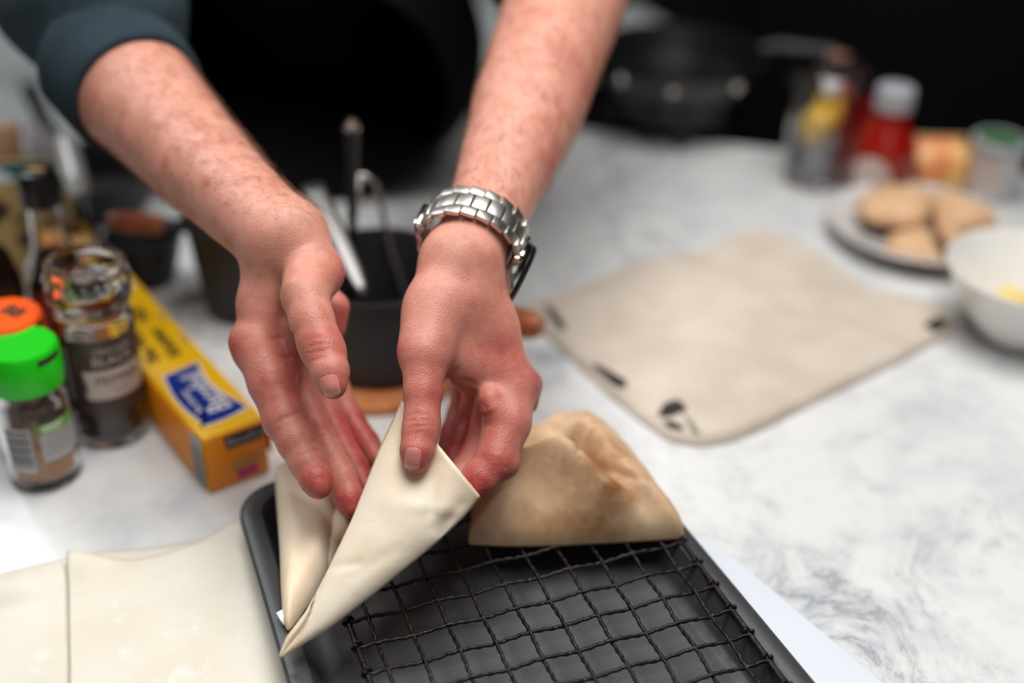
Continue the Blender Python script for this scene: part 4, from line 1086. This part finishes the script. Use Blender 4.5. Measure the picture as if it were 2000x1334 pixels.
# ------------------------------------------------------------------ pots, pan and utensils in the middle
def saucepan(name, c, r_top, r_bot, h, ang, mat, label, hl, hr, hz):
    t = empty(name, c, ang, label, 'saucepan')
    link('pan_body', lathe('pan_body', [(0, 0), (r_bot-.004, 0), (r_bot, .003), (r_top-.002, h-.006), (r_top+.0006, h-.004), (r_top+.0006, h), (r_top-.0016, h), (r_top-.0036, h-.006), (r_bot-.003, .006), (0, .005)], 64, False), MAT[mat], t)
    st = r_top-.002
    link('handle', tube('handle', [(st, 0, hz), (st+.012, 0, hz+.001), (st+.016, 0, hz+.001)], [.005, .0045, .0065], 14), MAT[mat], t)
    g = [(st+.016+hl*s, 0, hz+.001+.004*s) for s in np.linspace(0, 1, 10)]
    link('grip', tube('grip', g, [hr*(.78+.22*math.sin(PI*min(1, .15+s*.85)))*(1 if s < .99 else .7) for s in np.linspace(0, 1, 10)], 18), MAT['wood'], t)
    return t
cp = P(757, 640, .008); cp[2] = 0
def cork_mat():
    o = link('cork_mat', lathe('cork_mat', [(0, 0), (.060, 0), (.0612, .001), (.0612, .0058), (.060, .0068), (0, .0068)], 72, False), MAT['cork']); o.location = P(735, 712, 0)
    tag(o, 'round orange cork mat under the black pot in the middle', 'trivet')
    return o
ck = cork_mat()
POT = np.array([ck.location.x+.003, ck.location.y+.004, .0068])
hv = P(1058, 662, .05)-POT; HA = math.atan2(hv[1], hv[0])
saucepan('saucepan', POT, .0525, .0470, .068, HA, 'iron', 'black cast iron saucepan on the cork mat between the two hands', float(np.linalg.norm(hv[:2]))-.0665, .0105, .047)
LPOT = P(488, 596, 0)
saucepan('saucepan', LPOT, .0400, .0310, .075, PI+.06, 'iron', 'small dark saucepan with a wooden handle pointing left behind the foil box', .038, .0074, .064)
def knife():
    a = D(612, 366, .905); b = D(712, 578, .800)
    b = P(712, 576, .0790); a = P(608, 360, .118); ax = (b-a)/np.linalg.norm(b-a); L = np.linalg.norm(b-a); sd = np.cross(ax, [0, 0, 1.]); sd /= np.linalg.norm(sd); up = np.cross(sd, ax)
    t = empty('table_spoon', b, 0, 'bright steel spoon handle sticking out of the middle pot', 'spoon')
    def bar(name, s0, s1, w0, w1, th, mat):
        V, F = [], []; n = 12; m = 10
        for i in range(n+1):
            s = i/n; w_ = w0+(w1-w0)*s; w_ *= (1-.5*max(0, (s-.85)/.15)**2) if s1 > .9 else 1; p = a+ax*L*(s0+(s1-s0)*s)+up*(.003*math.sin(PI*s))
            for k in range(m):
                t_ = 2*PI*k/m; V.append(p+sd*w_*math.cos(t_)+up*th*math.sin(t_))
        for i in range(n):
            for k in range(m): F.append((i*m+k, i*m+(k+1) % m, (i+1)*m+(k+1) % m, (i+1)*m+k))
        F.append(tuple(range(m-1, -1, -1))); F.append(tuple(n*m+k for k in range(m)))
        link(name, mesh(name, V, F), MAT[mat], t, True)
    bar('handle', .0, 1.0, .0080, .0050, .0014, 'dull')
knife()
def tongs():
    foot = np.array([POT[0]-.022, POT[1]+.022, .012])
    top = P(688, 250, .150)
    t = empty('kitchen_tongs', foot, 0, 'black wire handled utensil with a shiny knob standing up in the middle pot', 'utensil')
    link('handle', tube('handle', [foot, foot*.55+top*.45, foot*.1+top*.9, top], [.0028, .0028, .0045, .0052], 12), MAT['black'], t, True)
    k = link('knob', lathe('knob', [(0, -.006), (.0045, -.0045), (.0066, 0), (.0045, .0045), (0, .006)], 20, False), MAT['steel2'], t, True); bpy.context.view_layer.update()
    k.matrix_world = Matrix.Translation(Vector(top+np.array([0, 0, .002])))
    j = P(716, 345, .112); e = np.array([POT[0]+.020, POT[1]+.030, .016])
    link('loop', tube('loop', [foot*.5+top*.5, j-np.array([.004, 0, -.002]), j, j+np.array([.006, .002, -.006]), j*.5+e*.5, e], .0020, 10), MAT['steel'], t, True)
tongs()
def white_handle():
    a = np.array([-.3333, .86, .0977]); b = np.array([-.3065, .80, .0759]); ax = b-a; b = b+np.array([0, 0, .0])
    t = empty('white_spatula', b, 0, 'glossy white utensil handle leaning up behind the black bottle cap', 'utensil')
    pts = [a-ax*.0+ax*s for s in np.linspace(0, 1, 12)]
    link('handle', tube('handle', pts, [.0086*min(1, .55+3*s, .55+3*(1-s)) for s in np.linspace(0, 1, 12)], 16), MAT['ceramic'], t, True)
    link('shaft', tube('shaft', [b-ax*.05, b+ax*.35, np.array([-.307, .835, .004])], [.004, .0032, .003], 10), MAT['black'], t, True)
white_handle()
def frying_pan():
    c = np.array([-.349, .940, 0])
    t = empty('frying_pan', c, 0, 'dark grey frying pan in the shade behind the white utensil handle', 'frying pan')
    link('pan_body', lathe('pan_body', [(0, 0), (.040, 0), (.044, .004), (.054, .034), (.0555, .035), (.0550, .037), (.0525, .036), (.042, .008), (0, .006)], 64, False), MAT['iron'], t)
    link('handle', tube('handle', [(-.034, .040, .033), (-.06, .075, .042), (-.09, .13, .050)], [.005, .007, .008], 12), MAT['black'], t)
frying_pan()
def dark_bowl():
    c = P(292, 545, .0); 
    t = empty('dark_bowl', c, 0, 'small dark bowl in the gap between the foil box and the left saucepan', 'bowl')
    link('bowl_body', lathe('bowl_body', [(0, 0), (.016, 0), (.020, .004), (.028, .036), (.0285, .038), (.0268, .038), (.018, .008), (0, .006)], 48, False), MAT['iron'], t)
dark_bowl()

# ------------------------------------------------------------------ tea towel
def tea_towel():
    out = [(1008, 612), (1040, 594), (1080, 586), (1150, 560), (1230, 524), (1300, 508), (1362, 500), (1430, 466), (1482, 450), (1540, 470), (1600, 500), (1660, 548), (1700, 572), (1780, 592), (1852, 612), (1868, 636), (1850, 656), (1755, 708), (1600, 782), (1500, 832), (1430, 862), (1370, 872), (1310, 862), (1250, 822), (1190, 772), (1120, 706), (1060, 650), (1020, 628)]
    t = empty('tea_towel', P(1400, 680, 0), 0, 'folded beige linen tea towel with dark printed spots along its near edge', 'towel')
    f = lambda x, y, s: .0036*float(noise2(x*1.0+y*.6, y, 21, 2, 26))*(1-s**3)+.0022*math.sin(62*(x*.55+y*.85)+2*math.sin(30*x))*(1-s**2)
    o = pillow('cloth', [P(a, b, .0015) for a, b in out], .010, f, 'linen', t, 40, 200, .22)
    V = [tuple(o.matrix_world @ v.co) for v in o.data.vertices]; bpy.context.view_layer.update(); V = [tuple(o.matrix_world @ v.co) for v in o.data.vertices]
    bvh = BVHTree.FromPolygons(V, [tuple(p.vertices) for p in o.data.polygons])
    def blot(poly, mat, name):
        q = smooth_loop(resample(np.array(poly, float), 28), 1); c = q.mean(0); q = c+(q-c)*1.25; V, F = [], []
        for j in range(5):
            for k in range(28):
                f = j/4; h, n = hit(bvh, *(c+(q[k]-c)*f))
                while h is None or abs(n[2]) < .75:                # keep to the upper face of the cloth
                    f -= .06
                    if f < 0: break
                    h, n = hit(bvh, *(c+(q[k]-c)*f))
                V.append(np.array(h)+np.array([0, 0, .0004]) if h is not None else P(*c, .010))
        for j in range(4):
            for k in range(28): k2 = (k+1) % 28; F.append((j*28+k, (j+1)*28+k, (j+1)*28+k2, j*28+k2))
        link(name, mesh(name, V, F), MAT[mat], t, True)
    for poly, mat in (([(1146, 712), (1174, 718), (1216, 742), (1216, 756), (1184, 748), (1156, 732)], 'print'), ([(1300, 790), (1322, 784), (1338, 800), (1310, 812), (1288, 812)], 'print'),
                      ([(1284, 830), (1308, 824), (1330, 834), (1328, 852), (1302, 850)], 'print'), ([(1066, 598), (1080, 606), (1102, 634), (1096, 644), (1076, 622)], 'print'),
                      ([(1336, 812), (1352, 826), (1370, 852), (1372, 866), (1362, 862), (1350, 838)], 'greenprint'), 
                      ([(1010, 612), (1030, 616), (1046, 634), (1030, 632)], 'print'), ([(1806, 636), (1832, 622), (1850, 630), (1832, 650)], 'print')):
        blot(poly, mat, 'printed_spot')
tea_towel()

# ------------------------------------------------------------------ right-hand group
def plate_of_bread():
    c = P(1795, 440, .014); c[2] = 0; R_ = .073
    t = empty('side_plate', c, 0, 'pale stoneware plate with tan baked wedges behind the white bowl', 'plate')
    link('dish', lathe('dish', [(0, 0), (.040, 0), (.044, .002), (.058, .011), (R_, .017), (R_+.001, .0185), (R_-.001, .0195), (.057, .0135), (.042, .0052), (0, .0045)], 72, False), MAT['ceramic2'], t)
    def wedge(poly, z, h, lab, tilt=(0, 0)):
        q = [P(a, b, z) for a, b in poly]
        o = pillow('bread_wedge', [(p[0]-q[0][0], p[1]-q[0][1], tilt[0]*(p[0]-q[0][0])+tilt[1]*(p[1]-q[0][1])) for p in q], h, lambda x, y, s: .0012*float(noise2(x, y, 31, 3, 120)), 'bread', None, 14, 72, .45)
        o.location = q[0]+np.array([0, 0, .0]); tag(o, lab, 'bread', 'wedges on the plate')
    wedge([(1730, 470), (1790, 452), (1868, 486), (1850, 526), (1790, 512), (1722, 496)], .0105, .012, 'tan baked wedge lowest on the plate towards the front')
    wedge([(1668, 398), (1720, 372), (1790, 372), (1830, 392), (1816, 432), (1776, 446), (1716, 436), (1680, 424)], .021, .013, 'large tan baked wedge on the left of the plate')
    wedge([(1820, 388), (1862, 394), (1934, 424), (1950, 444), (1900, 452), (1858, 450), (1832, 440)], .021, .014, 'tan baked wedge on the right of the plate')
    wedge([(1818, 392), (1836, 384), (1868, 428), (1880, 470), (1850, 478), (1826, 450)], .0345, .008, 'pale baked wedge standing across the others on the plate')
plate_of_bread()
def white_bowl():
    c = P(2022, 522, .055); c[2] = 0
    t = empty('white_bowl', c, 0, 'white bowl with yellow food at the right edge of the picture', 'bowl')
    link('bowl_body', lathe('bowl_body', [(0, 0), (.026, 0), (.028, .002), (.030, .006), (.046, .026), (.0585, .052), (.060, .055), (.0590, .0562), (.0570, .054), (.044, .028), (.026, .009), (0, .008)], 72, False), MAT['ceramic'], t)
    for k, (x, y, z, r) in enumerate(((-.018, .004, .018, .012), (.002, -.012, .018, .013), (.016, .010, .020, .014), (-.004, .018, .017, .012))):
        out = [(x+r*(1+.2*math.sin(3*a+k))*math.cos(a), y+r*math.sin(a), z) for a in np.linspace(0, 2*PI, 24, endpoint=False)]
        o = pillow('egg_piece', [(p[0]-x, p[1]-y, 0) for p in out], .010, None, 'egg', None, 8, 32, .5); o.location = (c[0]+x, c[1]+y, z)
        tag(o, ['yellow lump of food on the left side of the white bowl', 'yellow lump of food at the front of the white bowl', 'yellow lump of food on the right side of the white bowl', 'yellow lump of food at the back of the white bowl'][k], 'food', 'food in the bowl')
white_bowl()
def tumbler():
    c = P(1586, 352, 0); k = mm(1, depth_of(c))
    t = empty('tall_glass', c, 0, 'tall clear glass with yellow fruit in it, left of the red sauce bottles', 'glass')
    H = .106
    link('glass_body', lathe('glass_body', [(0, 0), (.024, 0), (.0255, .002), (.0355, H), (.0347, H+.001), (.0337, H), (.0240, .009), (0, .008)], 56, False), MAT['glass'], t)
    for i, (x, y, z, r) in enumerate(((-.005, -.005, .052, .0145), (.006, .004, .060, .0140))):
        o = link('lemon_piece', lathe('lemon_piece', [(0, -r), (r*.6, -r*.85), (r*.98, -.003), (r*.98, .003), (r*.6, r*.85), (0, r)], 24, False), MAT['oil']); o.location = (c[0]+x, c[1]+y, z); o.rotation_euler = (.5+i, .4, 0)
        tag(o, ['lower yellow fruit piece in the tall glass', 'upper yellow fruit piece in the tall glass'][i], 'fruit', 'fruit in the tall glass')
    o = link('ice_piece', box('ice_piece', .022, .022, .040, .004), MAT['greycap'], t); o.location = (.002, 0, .0285)
    o = link('ice_piece', box('ice_piece', .016, .016, .014, .003), MAT['white'], t); o.location = (.004, -.003, .084); o.rotation_euler = (.3, .2, .4)
tumbler()
def red_bottles():
    c = P(1712, 378, 0); a = facing(c)
    t = empty('chilli_bottle', c, 0, 'dark red sauce bottle with a grey cap and a pale oval label', 'bottle')
    link('bottle_body', lathe('bottle_body', [(0, 0), (.0255, 0), (.0275, .003), (.0275, .043), (.0255, .051), (.019, .062), (.0150, .070), (.0140, .080), (0, .080)], 48, False), MAT['chili'], t)
    link('cap', lathe('cap', [(0, .079), (.0160, .079), (.0165, .081), (.0158, .0965), (.014, .098), (0, .098)], 40, False), MAT['greycap'], t)
    V = []; n = 30; F = []
    for j in range(6):
        for i in range(n):
            q = 2*PI*i/n; an = a-.30+.66*j/5*math.cos(q); V.append((.0278*math.cos(an), .0278*math.sin(an), .0245+.0185*j/5*math.sin(q)))
    for j in range(5):
        for i in range(n): F.append((j*n+i, (j+1)*n+i, (j+1)*n+(i+1) % n, j*n+(i+1) % n))
    link('label', mesh('label', V, F), MAT['label_pale'], t)
    c2 = P(1655, 330, 0)+np.array([.004, .028, 0])
    t = empty('ketchup_bottle', c2, 0, 'red capped sauce bottle between the tall glass and the grey capped bottle', 'bottle')
    link('bottle_body', lathe('bottle_body', [(0, 0), (.018, 0), (.0195, .003), (.0195, .032), (.016, .042), (.010, .048), (0, .048)], 40, False), MAT['chili'], t)
    link('cap', lathe('cap', [(0, .046), (.0135, .046), (.0140, .049), (.0115, .060), (.006, .065), (0, .066)], 32, False), MAT['redcap'], t)
    c3_ = P(1640, 330, 0); c3_ = c3_+np.array([.012, .105, 0])
    t = empty('vinegar_bottle', c3_, 0, 'brown topped bottle just visible behind the red cap', 'bottle')
    link('bottle_body', lathe('bottle_body', [(0, 0), (.018, 0), (.019, .003), (.019, .038), (.011, .050), (.010, .056), (0, .056)], 32, False), MAT['soy'], t)
    link('cap', lathe('cap', [(0, .055), (.0125, .055), (.0125, .069), (0, .070)], 30, False), MAT['cork'], t)
red_bottles()
def snack_bag():
    b = P(1822, 372, 0)
    t = empty('snack_bag', b, 0, 'yellow and orange printed food bag standing behind the plate', 'bag')
    V, F = [], []; nu, nv = 28, 22
    for s in (1, -1):
        for j in range(nv+1):
            for i in range(nu+1):
                u, v = 2*i/nu-1, j/nv
                th = .017*(1-u**4)**.5*(1-abs(2*v-1)**3)**.6+.0015
                x = .030*u*(1-.10*math.sin(PI*v)) ; z = .001+.044*v*(1-.18*u*u*(v > .5)*(2*v-1)) ; y = s*th+.010*v+.0015*math.sin(9*u+7*v)
                V.append((x, y, z))
    m = (nu+1)*(nv+1)
    for j in range(nv):
        for i in range(nu):
            q = (j*(nu+1)+i, j*(nu+1)+i+1, (j+1)*(nu+1)+i+1, (j+1)*(nu+1)+i); F.append(tuple(m+k for k in q)); F.append(q[::-1])
    link('pouch', mesh('pouch', V, F), MAT['bag'], t)
    link('top_seal', box('top_seal', .046, .0022, .008, .0006, (0, .0105, .0435)), MAT['bread'], t)
snack_bag()
def green_topped_jar():
    c = P(1928, 382, 0); a = facing(c)
    t = empty('seasoning_tub', c, 0, 'small pale tub with a green top at the far right behind the plate', 'tub')
    link('tub_body', lathe('tub_body', [(0, 0), (.0185, 0), (.0200, .002), (.0225, .046), (0, .046)], 48, False), MAT['ceramic2'], t)
    link('lid', lathe('lid', [(0, .0455), (.0235, .0455), (.0240, .047), (.0236, .0530), (.0215, .0545), (.0205, .0530), (0, .0530)], 48, False), MAT['greycap'], t)
    link('lid_disc', lathe('lid_disc', [(0, .0532), (.0185, .0532), (.0185, .0540), (0, .0542)], 40, False), MAT['darkgreen'], t)
    link('label', wrap_patch('label', .0212, a-.8, a+.35, .010, .040, 20, .0012), MAT['label_pale'], t)
green_topped_jar()
def grill_pan():
    c = P(1318, 215, .03); c[2] = 0
    c = np.array([.150, 1.150, 0])
    t = empty('camping_stove', (c[0], c[1], 0), .05, 'black portable hob on feet under the dark round pan in the background', 'hob')
    link('hob_body', lathe('hob_body', [(0, .018), (.050, .018), (.058, .022), (.064, .038), (.060, .042), (0, .042)], 40, False), MAT['black'], t)
    for k in range(4):
        q = -PI/2+k*PI/2; link('foot', tube('foot', [(.052*math.cos(q), .052*math.sin(q), .024), (.058*math.cos(q), .058*math.sin(q), .010), (.058*math.cos(q), .058*math.sin(q), .0)], [.008, .007, .006], 10), MAT['black'], t)
    for k in range(3):
        q = -PI/2+(k-1)*.5; o = link('control_knob', lathe('control_knob', [(0, -.004), (.006, -.004), (.0065, .003), (.005, .005), (0, .005)], 18, False), MAT['black'], t); o.location = (.066*math.cos(q), .066*math.sin(q), .032); o.rotation_euler = (PI/2, 0, q+PI/2)
    t = empty('griddle_pan', (c[0], c[1], .0425), 0, 'black round griddle pan with a long handle on the portable hob', 'pan')
    link('pan_body', lathe('pan_body', [(0, 0), (.066, 0), (.074, .004), (.082, .028), (.084, .030), (.083, .032), (.079, .031), (.070, .008), (0, .006)], 64, False), MAT['black'], t)
    link('handle', tube('handle', [(.076, .024, .026), (.10, .024, .030), (.150, .004, .030)], [.005, .007, .0085], 12), MAT['iron'], t)
    for x, y in ((-.058, -.056), (-.012, -.080), (.050, -.062)):  # steel beads added to stand for highlights along the pan's rim
        e = 1.35 if x > 0 else 1; o = link('rim_glint', lathe('rim_glint', [(0, -.003), (.005*e, -.003), (.006*e, .0), (.004*e, .003), (0, .0038*e)], 16, False), MAT['steel2'], t); o.location = (x, y, .023); o.rotation_euler = (PI/2, 0, math.atan2(y, x)+PI/2)
grill_pan()

# ------------------------------------------------------------------ fine hair on the forearms
def arm_hair():
    V, F = [], []; me = body.data; n = len(BV)
    c = c3w(BV); px = 1000+c[:, 0]/c[:, 2]*FPX; py = 667-c[:, 1]/c[:, 2]*FPX
    nor = np.zeros(n*3, np.float32); me.vertices.foreach_get('normal', nor); nor = nor.reshape(-1, 3)
    ok = np.where(((px < 640) & (py < 395+60*RNG.random(n)-30*RNG.random(n)**2) & (py > 60) & (px > 120)) | ((px > 860) & (py < 400) & (py > -20) & (px < 1230)))[0]
    ok = ok[(nor[ok] @ FWD) < .25]
    aR = D(548, 466, .640)-D(268, 185, .745); aL = D(904, 512, .640)-D(1031, 213, .735); aR /= np.linalg.norm(aR); aL /= np.linalg.norm(aL)
    for i in RNG.choice(ok, 3600, replace=False):
        p, nn = BV[i], nor[i]; ax = aR if px[i] < 750 else aL
        d = ax*.8+np.cross(nn, ax)*RNG.normal(.25, .5); d -= nn*(d @ nn)*.9; d /= np.linalg.norm(d)
        L = RNG.uniform(.006, .014)*(.6 if px[i] > 750 else 1)
        pts = [p-nn*.0003, p+d*L*.4+nn*L*.16, p+d*L+nn*L*.16]
        tube_vf(pts, [.00007, .00006, .00003], 3, False, V, F)
    tag(link('arm_hair', mesh('arm_hair', V, F), MAT['hair'], person, True), kind='stuff')
arm_hair()
